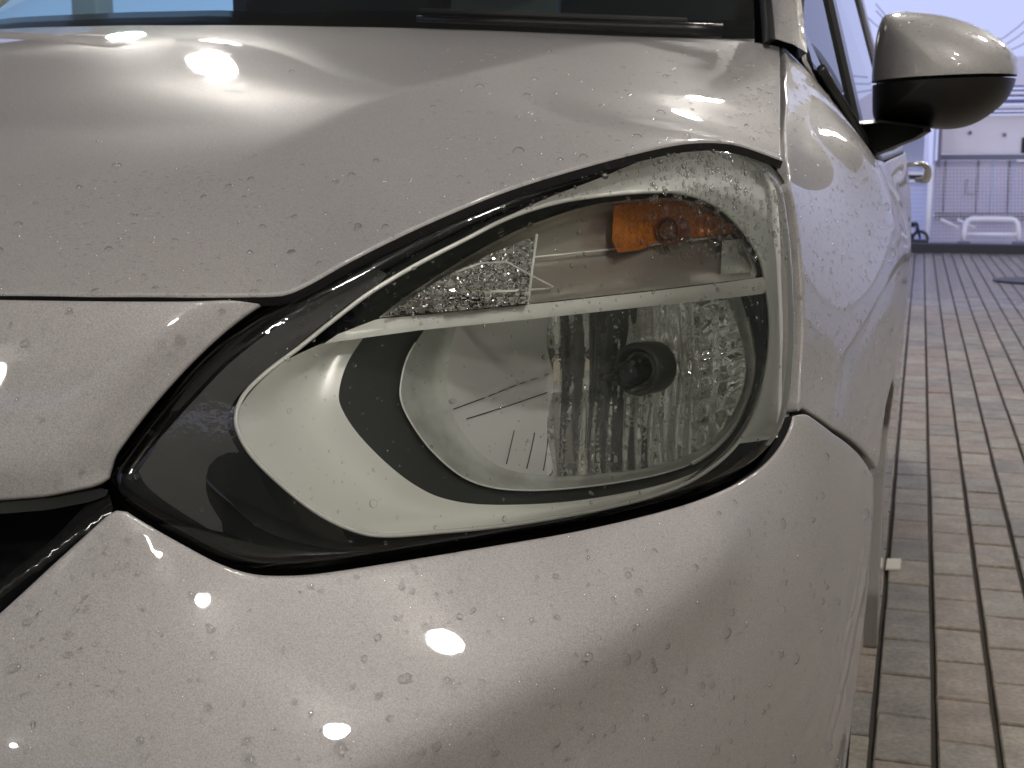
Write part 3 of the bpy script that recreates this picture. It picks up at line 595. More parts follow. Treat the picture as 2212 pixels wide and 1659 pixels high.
ringloft('signal_bulb', cA, uA, vA, aA, [(.0122, -.02), (.0122, 0), (.0112, .002), (.0098, .001), (.0092, -.003)], AMBERD, lamp)
ringloft('signal_bulb', cA, uA, vA, aA, [(.0094, -.006), (.0088, .0), (.006, .0045), (.0005, .006)], mat('amber_glass', (.10, .03, .012), .06, 0, 1), lamp)
pr = np.array([(832, 682), (880, 648), (960, 598), (1060, 548), (1158, 508), (1140, 655), (1000, 670)], float)
def pr_dep(Q):
    x, y = Q[:, 0], Q[:, 1]; cx, cy = np.floor(x / 26), np.floor(y / 17); h = np.sin(cx * 12.9898 + cy * 78.233) * 43758.5; h = h - np.floor(h)
    fx, fy = x / 26 - cx, y / 17 - cy; return np.minimum(up_dep(Q), .042) - .006 - .004 * np.minimum(np.minimum(fx, 1 - fx), np.minimum(fy, 1 - fy)) * 2 * (.5 + h) - .003 * h
qpanel('park_lamp_prism', pr, pr_dep, 4.3, mat('faceted_chrome', (.9, .9, .89), .05, 1), lamp, flat=True)
tube('clear_rib', P3([(1160, 506), (1150, 580), (1141, 658)], .022), .0011, PALE, lamp, 6)
tube('clear_rib', P3([(985, 588), (1040, 568), (1095, 566), (1150, 596), (1196, 620), (1180, 624), (1060, 630)], .024), .0008, PALE, lamp, 6)
tube('clear_rib', P3([(x, ln(x)) for x in range(1010, 1610, 40)], .045), .0008, PALE, lamp, 6)
qpanel('end_block', np.array([(1560, 520), (1606, 516), (1630, 560), (1636, 594), (1556, 602)], float), lambda Q: .03 + .004 * np.sin(Q[:, 1] / 12), 8, RINGM, lamp, thick=.01)
# outer lens
lens_q = offset(OUTQ, -3)
def lens_fn(u, v): return skin(u / AS, v, .001)
lens = panel('lens', uv_of(hit(lens_q)), lens_fn, .0045, [LENS], lamp, roll=.011, depth=.004)
loft('lamp_gap_shade', [P3(offset(OUTQ, 13), .055) - np.array([0, 0, .012]), P3(offset(OUTQ, 6), .030) - np.array([0, 0, .004]), P3(offset(OUTQ, -3), .014)], GAPBLACK, lamp)  # black strip painted in as the shade of the lamp gap

# ------------------------------------------------------------------ black strips added behind the gaps to paint in their shade, grille
gl_q = [(-420, 640), (0, 641), (300, 643), (590, 645)]
loft('hood_gap_shade', [P3([(x, y - 22) for x, y in gl_q], .05), P3(gl_q, .028), P3([(x, y + 30) for x, y in gl_q], .05)], GAPBLACK, hood, closed=False)
grille = qpanel('grille', np.array([(-460, 1075), (0, 1070), (150, 1050), (250, 1030), (268, 1100), (150, 1215), (0, 1340), (-200, 1520), (-460, 1720)], float), lambda Q: .055 + .05 * np.clip((300 - Q[:, 0]) / 300, 0, 1), 40, GAPBLACK, car)
def bar(name, pts, m, w, dep, parent): return tube(name, P3(pts, dep), w, m, parent, 8)
GTRIM = mat('grille_trim_black', (.012, .012, .012), .12)
qpanel('grille_trim', np.array([(-460, 1092), (-200, 1090), (0, 1085), (120, 1074), (232, 1052), (238, 1068), (196, 1084), (100, 1102), (0, 1110), (-460, 1120)], float), c_(.012), 20, GTRIM, grille, thick=.02)
qpanel('grille_trim', np.array([(236, 1066), (246, 1104), (180, 1160), (0, 1300), (-200, 1470), (-460, 1690), (-460, 1640), (-200, 1425), (0, 1255), (120, 1160), (190, 1085)], float), lambda Q: .010 + .006 * np.sin((Q[:, 1] + Q[:, 0] * .75) / 16.), 16, GTRIM, grille, thick=.03)
for k in range(4):
    y = 1160 + 62 * k; qpanel('grille_slat', np.array([(-460, y + 18), (-20 - 60 * k, y + 8), (-20 - 60 * k, y + 22), (-460, y + 36)], float), c_(.05), 40, BLACK, grille, thick=.02)
bay = loft('bay_light_block', [np.array([(x, y, z) for x, y in ((-.75, .8), (-.5, .5), (0, .42), (.4, .5), (.60, .8), (.62, 1.05), (-.75, 1.05))]) for z in (.18, .5, .80, .82)], GAPBLACK, car, cap=True, smooth=False)  # unseen dark hull added to stop light leaking through the panel gaps

# ------------------------------------------------------------------ windscreen, cowl, pillars, cabin
ROOFZ = 1.53
cw = np.vstack([cowl[:, :], at_y([(1600, 84)], 1.165)]); cwf = lambda x: np.interp(np.abs(x), np.r_[0, cw[2:, 0]], np.r_[cw[2, 1] - .004, cw[2:, 1]])
cz = lambda x: np.interp(np.abs(x), np.r_[0, cw[2:, 0]], np.r_[1.123, cw[2:, 2]]) + lift(x)
xs = np.linspace(-.66, .66, 25)
def screen_row(t): return np.array([(x * (1 - .14 * t), cwf(x) + .035 + .72 * t - .05 * t * t, cz(x) - .004 + (ROOFZ - cz(x)) * t - .02 * t * t) for x in xs])
wind = loft('windscreen', [screen_row(t) for t in np.linspace(0, 1, 10)], SCREEN, car, closed=False)
loft('screen_border', [screen_row(t) + np.array([0, .004, -.003]) for t in (0, .05, .10)], GLOSSBLACK, wind, closed=False)
cowl_o = loft('cowl', [np.array([(x, cwf(x) + dy, cz(x) + dz) for x in xs]) for dy, dz in ((-.004, -.03), (.004, -.012), (.012, -.006), (.03, -.003), (.045, .004))], BLACK, car, closed=False)
wq = [(1560, 68), (1480, 62), (1300, 55), (1100, 47), (900, 40)]
wp = at_y(wq, [1.10, 1.09, 1.075, 1.05, 1.02])
wiper = tube('wiper', wp, [.010, .008, .006, .005, .004], BLACK, car, 8)
tube('wiper_blade', wp[1:] + np.array([0, .012, .010]), .005, RUBBER, wiper, 6)
PG = mat('dark_trim', (.02, .02, .02), .3)
# left-hand pillar in painted steel, quarter glass and door frame behind it
def pillar(name, qs_l, qs_r, Ys, m, thick, parent=car):
    a = at_y(qs_l, Ys); b = at_y(qs_r, Ys); n = np.array([.35, -1, .1]) * thick; mid = (a + b) / 2 + np.array([.3, -.8, .2]) * np.linalg.norm(b - a, axis=1)[:, None] * .16
    return loft(name, [a - n * .8, a, a * .5 + mid * .5 , mid, mid * .5 + b * .5, b, b - n * .8], m, parent, closed=False)
pil = pillar('pillar', [(1676, 84), (1672, 40), (1668, 0), (1655, -150), (1642, -300)], [(1744, 114), (1738, 60), (1731, 0), (1712, -150), (1692, -300)], [1.125, 1.19, 1.24, 1.42, 1.6], PAINT, .05)
pillar('pillar_seal', [(1660, 86), (1657, 40), (1654, 0), (1640, -150), (1625, -300)], [(1677, 84), (1673, 40), (1669, 0), (1656, -150), (1643, -300)], [1.128, 1.193, 1.243, 1.423, 1.603], PG, .04, pil)
ppil = pil.copy(); COL.objects.link(ppil); ppil.scale = (-1, 1, 1)
# side glazing plane leans in above the belt line
def sg(y, z): return np.array([np.interp(y, [1.1, 1.17, 1.3, 1.45, 2.3, 3.6], [.745, .757, .772, .80, .825, .80]) - max(0, z - 1.0) * .30, y, z])
def poly_side(name, yz, m, parent, off=0., th=.006):
    o = np.array([sg(*p) + np.array([off, 0, 0]) for p in yz]); i = o - np.array([th, 0, 0]); k = len(yz)
    return mesh(name, np.vstack([o, i]), [tuple(range(k)), tuple(range(2 * k - 1, k - 1, -1))] + [(j, (j + 1) % k, k + (j + 1) % k, k + j) for j in range(k)], m, parent, False)
glass = poly_side('quarter_glass', [(1.165, 1.075), (1.2, 1.05), (1.3, 1.01), (1.44, .955), (1.44, 1.29), (1.2, 1.125)], SIDEGLASS, car)
dglass = poly_side('door_window', [(1.50, .97), (2.35, .98), (2.35, 1.44), (1.80, 1.44), (1.50, 1.29)], SIDEGLASS, door)
poly_side('door_window', [(2.44, .98), (3.2, 1.0), (3.15, 1.40), (2.44, 1.44)], SIDEGLASS, rdoor)
poly_side('window_frame', [(1.44, .96), (1.50, .96), (1.50, 1.29), (1.44, 1.245)], PG, door, .006, .02)
poly_side('window_frame', [(2.35, .96), (2.44, .96), (2.44, 1.44), (2.35, 1.44)], PG, door, .006, .02)
fr = [tuple(sg(y, z) + np.array([.012, 0, .0])) for y, z in ((1.185, 1.066), (1.24, 1.041), (1.30, 1.017), (1.45, .960), (1.62, .953), (2.3, .975), (3.2, 1.0))]
tube('belt_seal', fr, .0065, PG, door, 8)
fr2 = [tuple(at_y([(1676, -230)], 1.52)[0])] + [tuple(sg(y, z)) for y, z in ((1.80, 1.45), (2.4, 1.49), (3.2, 1.44), (3.7, 1.3))]
tube('roof_rail', fr2, .022, PAINT, car, 10)
roof = loft('roof', [np.array([(x, y, z + .03 * (1 - (x / .6) ** 2)) for x in np.linspace(-.63, .63, 13)]) for y, z in ((1.84, 1.49), (2.3, 1.52), (2.9, 1.50), (3.5, 1.42), (3.8, 1.30))], PAINT, car, closed=False)
CAB = mat('cabin_black', (.012, .012, .013), .6)
cab = empty('cabin', (0, 0, 0), None, None) if False else None
dash = loft('dashboard', [np.array([(x, y, z) for x in np.linspace(-.64, .64, 9)]) for y, z in ((1.06, 1.06), (1.3, 1.09), (1.55, 1.06), (1.62, .9), (1.6, .5))], CAB, car, closed=False)
box('bulkhead', (-.50, 3.3, .3), (.62, 3.4, 1.40), CAB, car); box('floor_pan', (-.72, 1.0, .2), (.74, 3.7, .26), CAB, car)
for sx in (-.38, .38):
    st = box('front_seat', (sx - .25, 2.1, .5), (sx + .25, 2.28, 1.44), CAB, car, .06); hd = box('headrest', (sx - .14, 2.08, 1.30), (sx + .14, 2.26, 1.50), CAB, st, .04)
# far side of the body, plain
loft('far_side', [np.array([(-.80, y, z) if z > .95 else (-.85, y, z) for z in (.25, .5, .8, .94, 1.04)]) for y in (.75, 1.1, 2, 3, 3.95)], PAINT, car, closed=False)
loft('tail_panel', [np.array([(x, 3.98, z) for x in np.linspace(-.82, .82, 7)]) for z in (.25, .6, 1.0, 1.06)], PAINT, car, closed=False)
# door handle standing off the door skin, seen end on
hp = at_y([S(2224, 422), S(2246, 405), S(2258, 420), S(2258, 460)], [2.18, 2.22, 2.25, 2.25])
hx = sg(2.25, .93)[0] + .03
handle = tube('handle', [(hx, 2.20, .945), (hx + .03, 2.205, .948), (hx + .042, 2.24, .94), (hx + .042, 2.30, .925), (hx + .04, 2.38, .915), (hx + .02, 2.41, .915)], [.004, .005, .007, .009, .008, .005], mat('satin_chrome', (.7, .7, .7), .25, .9), door, 10)

# ------------------------------------------------------------------ door mirror
MO = smooth_poly([(1912, 33), (1935, 26), (1965, 25), (2010, 29), (2060, 38), (2120, 60), (2165, 88), (2190, 115), (2199, 145), (2194, 180), (2176, 215), (2145, 243), (2110, 264), (2070, 276), (2020, 277), (1960, 266), (1905, 262), (1885, 255), (1882, 215), (1884, 150), (1890, 95), (1899, 55)], 120)
Ym = 1.50; mc = np.array([2035., 150.])
rings = []
for s_ in (1.0, .985, .96, .90, .8, .66, .5, .32, .15, .02):
    t = 1 - s_ ** 2.6; rings.append((mc + (MO - mc) * s_, Ym - .13 * t ** .55))
MV = [at_y(q, y) for q, y in rings]; back = at_y(MO, Ym) + np.array([0, .035, 0])
bm = bmesh.new(); vs = [[bm.verts.new(p) for p in R] for R in [back] + MV]
for A, C in zip(vs, vs[1:]):
    for k in range(len(A)): bm.faces.new((A[k], A[(k + 1) % len(A)], C[(k + 1) % len(A)], C[k]))
bm.faces.new(vs[-1]); bm.faces.new(vs[0][::-1])
zl = float(at_y([(2035, 162)], Ym - .12)[0][2])
mirror_bm = bm.copy()
bmesh.ops.bisect_plane(bm, geom=bm.verts[:] + bm.edges[:] + bm.faces[:], plane_co=(.9, 1.4, zl), plane_no=(-.03, -.02, 1), clear_inner=True)
mir = bm_obj('side_mirror', bm, PAINT, car, True)
bmesh.ops.bisect_plane(mirror_bm, geom=mirror_bm.verts[:] + mirror_bm.edges[:] + mirror_bm.faces[:], plane_co=(.9, 1.4, zl - .005), plane_no=(-.03, -.02, 1), clear_outer=True)
bmesh.ops.scale(mirror_bm, vec=(.988, .992, 1), space=Matrix.Translation((-.93, -1.45, 0)), verts=mirror_bm.verts[:])
MBLK = mat('mirror_black', (.010, .0095, .009), .38); bump(MBLK, noise(MBLK, 500), .15)
bm_obj('lower_shell', mirror_bm, MBLK, mir, True)
gq = smooth_poly([(1905, 150), (1960, 158), (2060, 156), (2188, 150), (2188, 158), (2060, 164), (1960, 168), (1905, 165)], 40)
loft('trim_strip', [at_y(mc + (gq - mc) * .99, Ym - .085)], BLACK, mir) if False else None
bq_ = np.array([(1846, 262), (1900, 258), (2008, 272), (2012, 284), (1985, 300), (1940, 318), (1887, 340), (1866, 305)], float)
loft('mirror_base', [at_y(bq_ * .8 + bq_.mean(0) * .2, 1.40), at_y(bq_, 1.425), at_y(bq_, 1.52), at_y(bq_ * .9 + bq_.mean(0) * .1, 1.54)], MBLK, mir, cap=True, smooth=False)
sailq = np.array([(1748, 150), (1770, 170), (1872, 318), (1882, 342), (1862, 322), (1790, 215)], float)
loft('sail_trim', [at_y(sailq, [1.18, 1.22, 1.41, 1.45, 1.41, 1.28]) + np.array([.008, 0, 0]), at_y(sailq, [1.18, 1.22, 1.41, 1.45, 1.41, 1.28]) + np.array([-.02, 0.02, 0])], PG, mir, cap=True, smooth=False)

# ------------------------------------------------------------------ wheel
def wheel(x, y, sgn):
    W = empty('wheel_pivot', (0, 0, 0), None, None) if False else None
    prof = [(.16, .02), (.19, -.01), (.215, -.005), (.27, -.0), (.298, .02), (.302, .06), (.302, .14), (.298, .17), (.21, .185)]
    R = [[(x - sgn * d, y + r * math.cos(a), .302 + r * math.sin(a)) for a in np.linspace(0, 2 * math.pi, 48, endpoint=False)] for r, d in prof]
    t = loft('wheel', R, RUBBER, car); rp = [(.205, .012), (.19, .03), (.17, .07), (.02, .06), (.0005, .055)]
    R = [[(x - sgn * d, y + r * math.cos(a), .302 + r * math.sin(a)) for a in np.linspace(0, 2 * math.pi, 48, endpoint=False)] for r, d in rp]
    loft('rim', R, mat('wheel_silver', (.4, .4, .4), .3, .8), t)
    for k in range(7):
        a = k * 2 * math.pi / 7; c, s2 = math.cos(a), math.sin(a)
        tube('spoke', [(x - sgn * .03, y + .03 * c, .302 + .03 * s2), (x - sgn * .015, y + .2 * c, .302 + .2 * s2)], [.022, .014], mat('wheel_silver', (.4, .4, .4), .3, .8) if k == 0 else bpy.data.materials['wheel_silver'], t, 6)
wheel(.815, 1.02, 1); wheel(-.815, 1.02, -1); wheel(.815, 3.25, 1); wheel(-.815, 3.25, -1)

# ------------------------------------------------------------------ the car's other front half: panels carried across the centre line, lamp, wing and mirror repeated
for o in (nose, bumper):
    bm = bmesh.new(); bm.from_mesh(o.data); g_ = bmesh.ops.duplicate(bm, geom=bm.verts[:] + bm.edges[:] + bm.faces[:]); nv = [v for v in g_['geom'] if isinstance(v, bmesh.types.BMVert)]
    bmesh.ops.scale(bm, vec=(-1, 1, 1), verts=nv); bmesh.ops.reverse_faces(bm, faces=[f for f in g_['geom'] if isinstance(f, bmesh.types.BMFace)]); bm.to_mesh(o.data); bm.free()
for o in (lamp, fender, mir, grille):
    c = o.copy(); COL.objects.link(c); c.scale = (-1, 1, 1)
    for ch in list(o.children):
        k = ch.copy(); COL.objects.link(k); k.parent = c; k.matrix_parent_inverse = Matrix()
box('grille_backing', (-.22, .14, .45), (.22, .18, .80), GAPBLACK, car)

# ------------------------------------------------------------------ the yard beyond the forecourt
LILW = mat('white_cladding', (.72, .70, .74), .5); var(LILW, (.68, .66, .70), (.75, .73, .77), 1.5)
LIL2 = mat('lilac_cladding', (.44, .42, .53), .5); var(LIL2, (.40, .38, .49), (.47, .45, .56), 1.2)
GREYB = mat('grey_band', (.14, .135, .18), .5); BLUEB = mat('blue_band', (.10, .12, .30), .4); BLUEG = mat('blue_grey_cladding', (.36, .42, .58), .45)
LOUV = mat('louvre_blue', (.56, .61, .80), .4); DARK = mat('dark_grey', (.03, .03, .035), .7); DARKW = mat('dark_window', (.03, .03, .04), .1)  # DARK is the colour of the roof edge and kerb
YW = 19.0
def rect(name, x0, y0, x1, y1, Y, th, m, parent, bev=0):
    a = at_y([S(x0, y1)], Y)[0]; b = at_y([S(x1, y0)], Y)[0]
    return box(name, (a[0], Y, a[2]), (b[0], Y + th, b[2]), m, parent, bev)
wh = empty('warehouse', (3, YW, 0), 'long pale warehouse wall with grey bands behind the paved yard', 'building')
def gz(px, py, Y): return at_y([S(px, py)], Y)[0]
rect('wall_panel', 2351, 283, 3000, 384, YW, .3, LILW, wh)
rect('wall_panel', 2330, 400, 3000, 536, YW, .3, LIL2, wh)
rect('trim_band', 2345, 384, 3000, 400, YW - .06, .3, GREYB, wh)
rect('trim_band', 2338, 536, 3000, 547, YW - .06, .3, GREYB, wh)
rect('plinth', 2328, 547, 3000, 612, YW + .05, .3, LIL2, wh)
rect('roof_edge', 2345, 274, 3000, 283, YW - .1, .4, DARK, wh)
rect('fascia', 2345, 257, 3000, 274, YW - .08, .4, LILW, wh)
rect('fascia_stripe', 2345, 241, 3000, 257, YW - .1, .4, BLUEB, wh); rect('fascia', 2345, 227, 3000, 241, YW - .08, .4, LIL2, wh)
rect('fascia_stripe', 2345, 217, 3000, 227, YW - .1, .4, BLUEB, wh); rect('fascia', 2345, 130, 3000, 217, YW - .08, .4, mat('pale_lilac_fascia', (.66, .66, .80), .5), wh)
for x in (2360, 2442, 2520, 2600, 2680): rect('seam', x, 401, x + 2, 535, YW - .012, .02, GREYB, wh)
for x in (2480, 2532): rect('seam', x, 405, x + 2, 534, YW - .012, .02, BLUEG, wh)
for x, y in ((2426, 331), (2512, 336)): rect('vent', x - 4, y - 4, x + 4, y + 5, YW - .05, .06, GREYB, wh, .01)
rect('meter_box', 2416, 446, 2438, 484, YW - .05, .06, mat('grey_box', (.38, .36, .45), .5), wh, .01)
rect('window', 2553, 343, 2640, 383, YW - .02, .05, DARKW, wh); rect('sill', 2541, 399, 2650, 404, YW - .1, .1, WHITE, wh)
pan_ = empty('louvred_building', (2, YW - .6, 0), 'blue grey louvred side building left of the warehouse wall', 'building')
YL = YW - .6
rect('corner_column', 2322, 130, 2351, 612, YL - .02, .5, BLUEG, pan_); rect('corner_edge', 2351, 150, 2356, 420, YL, .4, GREYB, pan_)
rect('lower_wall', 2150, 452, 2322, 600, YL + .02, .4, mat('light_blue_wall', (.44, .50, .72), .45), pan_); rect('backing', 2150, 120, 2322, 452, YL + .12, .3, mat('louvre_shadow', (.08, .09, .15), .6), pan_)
y = 122.
while y < 432:
    rect('slat', 2150, y, 2322, y + 3.5, YL + .02, .07, LOUV, pan_); y += 5.0
rect('rail', 2150, 431, 2325, 437, YL - .03, .06, WHITE, pan_); rect('rail', 2150, 449, 2325, 455, YL - .03, .06, WHITE, pan_); rect('louvre_box', 2304, 408, 2320, 416, YL - .05, .06, GREYB, pan_)
kerb = rect('kerb', 1700, 623, 3200, 634, 16.0, .35, DARK, None); tag(kerb, 'low dark kerb along the end of the paving', 'kerb', kind='structure')
yard = mesh('yard', [(-30, 16.36, -.004), (40, 16.36, -.004), (40, 60, -.004), (-30, 60, -.004)], [(0, 1, 2, 3)], mat('yard_concrete', (.42, .41, .46), .35)); tag(yard, 'pale wet concrete yard behind the kerb', 'yard', kind='structure')
# white inverted-U barrier
YB_ = 17.3
def P_(x, y, Y): return tuple(at_y([S(x, y)], Y)[0])
bar_ = empty('barrier', P_(2480, 604, YB_), 'low white tubular hoop barrier with a middle rail before the warehouse', 'barrier')
hoop = [P_(*p, YB_) for p in ((2409, 602), (2411, 578), (2414, 561), (2420, 551), (2430, 547), (2480, 547), (2530, 548), (2538, 551), (2544, 559), (2546, 574), (2548, 602))]
tube('hoop', hoop, .033, WHITE, bar_, 10); tube('rail', [P_(2412, 585, YB_), P_(2545, 586, YB_)], .024, WHITE, bar_, 8)
for x in (2409, 2548):
    p = P_(x, 604, YB_); box('foot', (p[0] - .08, YB_ - .08, -.01), (p[0] + .08, YB_ + .08, max(.04, p[2])), GREYB, bar_, .01)
# fence of wire mesh with its leaning white post
YF = 17.6
fen = empty('fence', P_(2318, 618, YF), 'white wire mesh fence with a leaning post by the louvred building', 'fence')
tube('post', [P_(2316, 620, YF), P_(2328, 412, YF)], .034, WHITE, fen, 8)
tube('post', [P_(2760, 620, YF), P_(2762, 412, YF)], .03, WHITE, fen, 8)
tube('brace', [P_(2352, 548, YF), P_(2396, 570, YF)], .02, WHITE, fen, 6); tube('brace', [P_(2393, 548, YF), P_(2437, 570, YF)], .02, WHITE, fen, 6)
bm = bmesh.new()
for y in range(420, 616, 9): tube_bm(bm, [P_(2322, y, YF), P_(2760, y, YF)], .0035, 4)
for x in range(2334, 2760, 9): tube_bm(bm, [P_(x, 616, YF), P_(x + 1, 418, YF)], .0028, 4)
for y in range(470, 600, 11): tube_bm(bm, [P_(2190, y, YF), P_(2322, y, YF)], .0035, 4)
o = bm_obj('wire_mesh', bm, WHITE, fen); o['kind'] = 'stuff'
# dark clutter against the side building
YJ = 17.0
bk_ = empty('parked_bicycle', P_(2275, 615, YJ), 'dark bicycle parked at the foot of the louvred building', 'bicycle')
for x in (2262, 2300):
    c = np.array(P_(x, 597, YJ)); r_ = c[2] - .02; tube('wheel', [(c[0] + r_ * math.cos(a), YJ, c[2] + r_ * math.sin(a)) for a in np.linspace(0, 2 * math.pi, 20, endpoint=False)], .02, BLACK, bk_, 6, True)
tube('frame', [P_(2262, 597, YJ), P_(2270, 566, YJ), P_(2294, 568, YJ), P_(2282, 597, YJ), P_(2270, 572, YJ)], .018, BLACK, bk_, 6); tube('fork', [P_(2300, 597, YJ), P_(2293, 560, YJ), P_(2288, 556, YJ)], .016, BLACK, bk_, 6)
box('saddle', tuple(np.array(P_(2270, 565, YJ)) - np.array([.1, .06, .0])), tuple(np.array(P_(2270, 565, YJ)) + np.array([.1, .06, .05])), BLACK, bk_, .02)
p = P_(2275, 618, 16.6); box_o = box('ground_box', (p[0] - .2, 16.5, -.01), (p[0] + .22, 16.7, .12), BLACK, None, .03); tag(box_o, 'small black box on the ground beside the bicycle', 'box')
# utility wires crossing the dusk sky
wires = []
for i, (a, b) in enumerate((((2440, 110), (2620, 30)), ((2440, 122), (2620, 62)), ((2420, 132), (2640, 96)))):
    A_, B_ = np.array(P_(*a, 32)), np.array(P_(*b, 32)); d_ = B_ - A_
    pts = [tuple(A_ + d_ * t - np.array([0, 0, .9 * (1 - (2 * t - .3) ** 2) * .2])) for t in np.linspace(-1.5, 4, 30)]
    wires.append(tag(tube('utility_wire', pts, .011, GREYB, None, 5), ('steepest', 'middle', 'lowest')[i] + ' of the thin utility wires crossing the sky behind the mirror', 'wire', 'overhead utility wires'))
# a drain cover plate lying on the wet paving, white scrap near the car
c = at_z([S(2545, 703)], .0)[0]
bm = bmesh.new(); bmesh.ops.create_circle(bm, cap_ends=True, segments=40, radius=.33, matrix=Matrix.Translation((c[0] + .12, c[1], .006))); r0 = bmesh.ops.extrude_face_region(bm, geom=bm.faces[:]); bmesh.ops.translate(bm, vec=(0, 0, .008), verts=[v for v in r0['geom'] if isinstance(v, bmesh.types.BMVert)])
tag(bm_obj('manhole_cover', bm, mat('cast_iron', (.02, .02, .022), .35, .5)), 'round dark iron manhole cover in the wet paving', 'manhole cover')
c0, c1, c2, c3 = (at_z([S(*p)], .006)[0] for p in ((2214, 1421), (2251, 1421), (2253, 1396), (2218, 1396)))
sc0 = np.array([c0, c1, c2, c3]); tag(mesh('paper_scrap', np.vstack([sc0, sc0 - np.array([0, 0, .004])]), [(0, 1, 2, 3), (0, 4, 5, 1), (1, 5, 6, 2), (2, 6, 7, 3), (3, 7, 4, 0)], mat('cream_paper', (.72, .68, .58), .6), None, False), 'small cream square scrap lying on the pavers beside the bumper', 'scrap')

# ------------------------------------------------------------------ rain on the car
def bvh(o):
    me = o.data; M_ = o.matrix_world if o.parent is None else Matrix()
    return BVHTree.FromPolygons([v.co[:] for v in me.vertices], [p.vertices[:] for p in me.polygons])
SURF = [(hood, 'hood'), (nose, 'nose panel above the grille'), (bumper, 'front bumper'), (fender, 'front fender'), (lens, 'headlight lens'), (mir, 'mirror cap'), (pil, 'windscreen pillar'), (door, 'front door')]
TREES = [(bvh(o), t) for o, t in SURF]
def cast(q):
    d = Vector(ray([q])[0]); best = None
    for tr, nm in TREES:
        p, n, i, dist = tr.ray_cast(Vector(CAM), d)
        if p is not None and (best is None or dist < best[2]): best = (p, n if n.dot(d) < 0 else -n, dist, nm)
    return best
def drop_shape(seg, rng_, hgt, seed):
    r = random.Random(seed); k1, k2, p1, p2 = r.uniform(.05, .22), r.uniform(0, .1), r.uniform(0, 6), r.uniform(0, 6); V = []; Fc = []
    for j in range(rng_):
        ph = (j / rng_) * math.pi / 2 * 1.18 - .18 * math.pi / 2
        for i in range(seg):
            a = 2 * math.pi * i / seg; rad = math.cos(ph) ** .8 * (1 + k1 * math.cos(2 * a + p1) + k2 * math.cos(3 * a + p2))
            V.append((rad * math.cos(a), rad * math.sin(a), hgt * math.sin(ph)))
    V.append((0, 0, hgt)); V.append((0, 0, V[0][2]))
    for j in range(rng_ - 1):
        for i in range(seg): Fc.append((j * seg + i, j * seg + (i + 1) % seg, (j + 1) * seg + (i + 1) % seg, (j + 1) * seg + i))
    t = len(V) - 2
    for i in range(seg): Fc.append(((rng_ - 1) * seg + i, (rng_ - 1) * seg + (i + 1) % seg, t)); Fc.append((i, t + 1, (i + 1) % seg))
    return V, Fc
def frame_of(n, spin):
    u = n.orthogonal().normalized(); v = n.cross(u); c, s2 = math.cos(spin), math.sin(spin)
    return Matrix((u * c + v * s2, v * c - u * s2, n)).transposed()
DM = []
for k in range(6):
    V, Fc = drop_shape(14, 5, .70 + .07 * k, k); me = bpy.data.meshes.new('raindrop'); me.from_pydata(V, [], Fc); me.materials.append(DROP); me.polygons.foreach_set('use_smooth', [True] * len(me.polygons)); DM.append(me)
random.seed(21)
placed = []
def free(q, r): return all((q[0] - a) ** 2 + (q[1] - b) ** 2 > (r + c) ** 2 * 1.1 for a, b, c in placed)
def add_drop(q, rpx):
    h = cast(q)
    if h is None or not free(q, rpx): return False
    p, n, dist, nm = h
    r = 1.22 * rpx * dist / F; o = bpy.data.objects.new('raindrop', random.choice(DM)); COL.objects.link(o)
    o.matrix_world = Matrix.Translation(p) @ frame_of(n, random.uniform(0, 6.28)).to_4x4() @ Matrix.Diagonal((r, r * random.uniform(.75, 1), r * random.uniform(.7, 1.1), 1))
    tag(o, 'clear raindrop beaded on the silver ' + nm if nm != 'headlight lens' else 'clear raindrop clinging to the headlight lens', 'raindrop', 'raindrops on the ' + nm); placed.append((q[0], q[1], rpx)); return True
# the big beads the photograph lets one pick out
for q in ((875, 1466, 13), (735, 1617, 13), (538, 1642, 13), (842, 1552, 8), (942, 1611, 11), (147, 1373, 9), (32, 1443, 10), (297, 1238, 6), (963, 1470, 9), (1040, 1474, 7), (1068, 1625, 10), (672, 1266, 8), (868, 1268, 8), (672, 1540, 5), (1500, 1227, 8), (1378, 1280, 9), (1578, 1322, 10), (1574, 1258, 6), (1610, 1350, 6), (1568, 1366, 12), (1270, 1418, 10), (1376, 1413, 9), (1355, 1426, 10), (1440, 1395, 7), (1515, 1480, 8), (1413, 1446, 6), (1200, 1605, 11), (1280, 1590, 7), (440, 1282, 6), (185, 1316, 7), (150, 672, 8), (235, 540, 9), (55, 742, 10), (390, 735, 11), (350, 742, 8), (480, 672, 6), (725, 395, 8), (813, 350, 8), (993, 385, 6), (1120, 330, 12), (1260, 343, 10), (1375, 296, 10), (1300, 232, 8), (1138, 210, 9), (1118, 257, 7), (1360, 207, 7), (935, 232, 6), (1437, 167, 6), (690, 572, 8), (775, 493, 9), (833, 492, 7), (540, 550, 8), (225, 545, 7), (380, 520, 6), (1085, 400, 5), (1000, 300, 6), (880, 430, 5), (636, 470, 5), (560, 610, 6), (470, 560, 5)):
    add_drop(q[:2], q[2] * random.uniform(.85, 1.0))
tries = 0
while len(placed) < 292 and tries < 4000:
    tries += 1; q = (random.uniform(0, 1960), random.uniform(60, 1655)); h = cast(q)
    if h is None: continue
    wgt = {'hood': .5, 'nose panel above the grille': .35, 'front bumper': .8, 'front fender': .25, 'headlight lens': .22, 'mirror cap': .5, 'windscreen pillar': .5}.get(h[3], .2)
    if h[3] == 'hood' and q[1] < 330 and q[0] < 1000: wgt *= .1
    if random.random() < wgt: add_drop(q, random.choice((4, 4.5, 5, 5.5, 6, 7, 8)) * random.uniform(.85, 1.1))
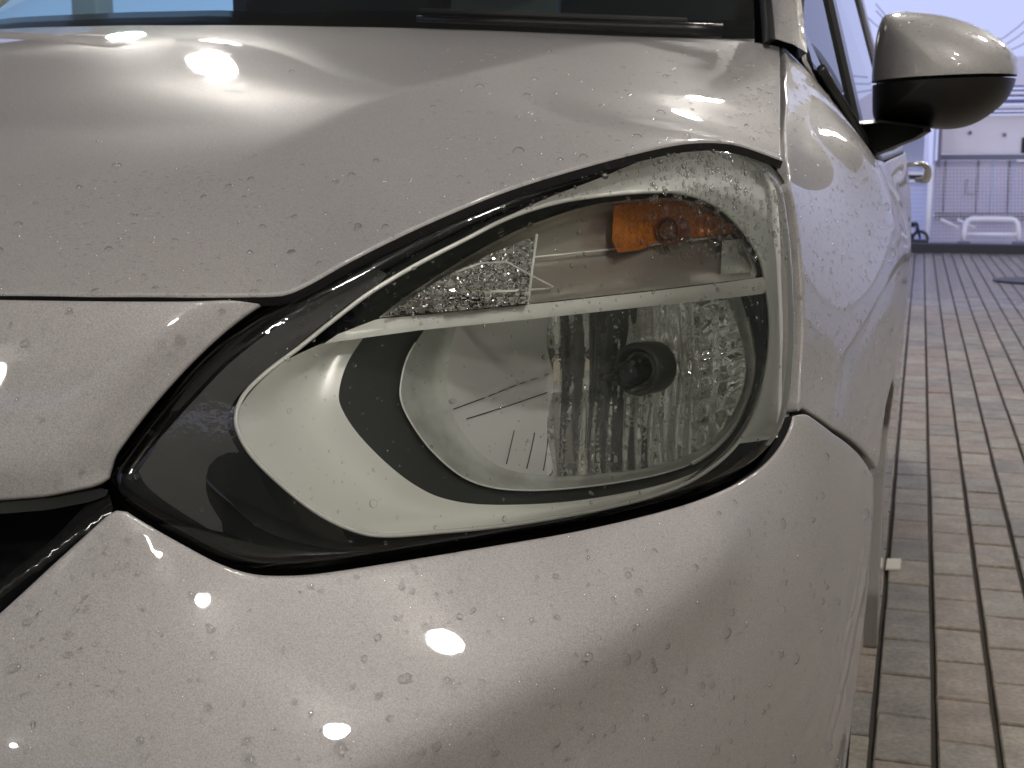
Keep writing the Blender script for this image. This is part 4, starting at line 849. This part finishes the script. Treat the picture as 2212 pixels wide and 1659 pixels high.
# fine spray, too small to pick apart
V0, F0 = drop_shape(7, 2, .55, 3); AV, AF = [], []
def spray(n, x0, y0, x1, y1, lo, hi, only=None, prob=lambda q: 1):
    k = 0; t = 0
    while k < n and t < n * 6:
        t += 1; q = (random.uniform(x0, x1), random.uniform(y0, y1))
        if random.random() > prob(q): continue
        h = cast(q)
        if h is None or (only and h[3] not in only): continue
        r = 1.7 * (lo + (hi - lo) * random.random() ** 2.5) * h[2] / F; m = frame_of(h[1], random.uniform(0, 6)); b = len(AV); hh = random.uniform(.7, 1.2); ey = random.uniform(.7, 1)
        AV.extend(tuple(h[0] + m @ Vector((x * r, y * r * ey, z * r * hh))) for x, y, z in V0); AF.extend(tuple(b + i for i in f) for f in F0); k += 1
BUMP, HOOD_, FEN, LNS = ['front bumper'], ['hood'], ['front fender', 'front door', 'windscreen pillar'], ['headlight lens']
spray(1300, 0, 1100, 1900, 1659, 1.2, 3.6, BUMP); spray(800, 0, 380, 1690, 650, 1.2, 3.2, HOOD_); spray(500, 900, 100, 1700, 420, 1.2, 4, HOOD_)
spray(150, 1560, 90, 1700, 400, 1.2, 3.4, HOOD_); spray(150, 0, 640, 620, 1060, 1.2, 3.5, ['nose panel above the grille'])
spray(150, 100, 360, 480, 540, 1.2, 3, HOOD_, lambda q: math.exp(-((q[1] - (470 - (q[0] - 200) * .35)) / 45) ** 2))
spray(1500, 1690, 60, 1950, 1040, 1.1, 3.2, FEN); spray(700, 1400, 310, 1720, 560, 1.3, 5, LNS); spray(360, 620, 320, 1640, 700, 1.2, 3.5, LNS, lambda q: .25 + .75 * (q[1] < 760 - q[0] * .27))
spray(260, 500, 600, 1720, 1180, 1.2, 3, LNS); spray(120, 1660, 0, 1740, 115, 1.2, 3.2, FEN); spray(150, 1885, 20, 2200, 160, 1.2, 3, ['mirror cap'], lambda q: 1 if q[1] < 60 + max(0, q[0] - 2040) * .5 else .12)
fine = mesh('fine_raindrops', AV, AF, SPRAY, None); tag(fine, 'fine spray of tiny rain beads over the car body and lamp', 'rain spray', kind='stuff')
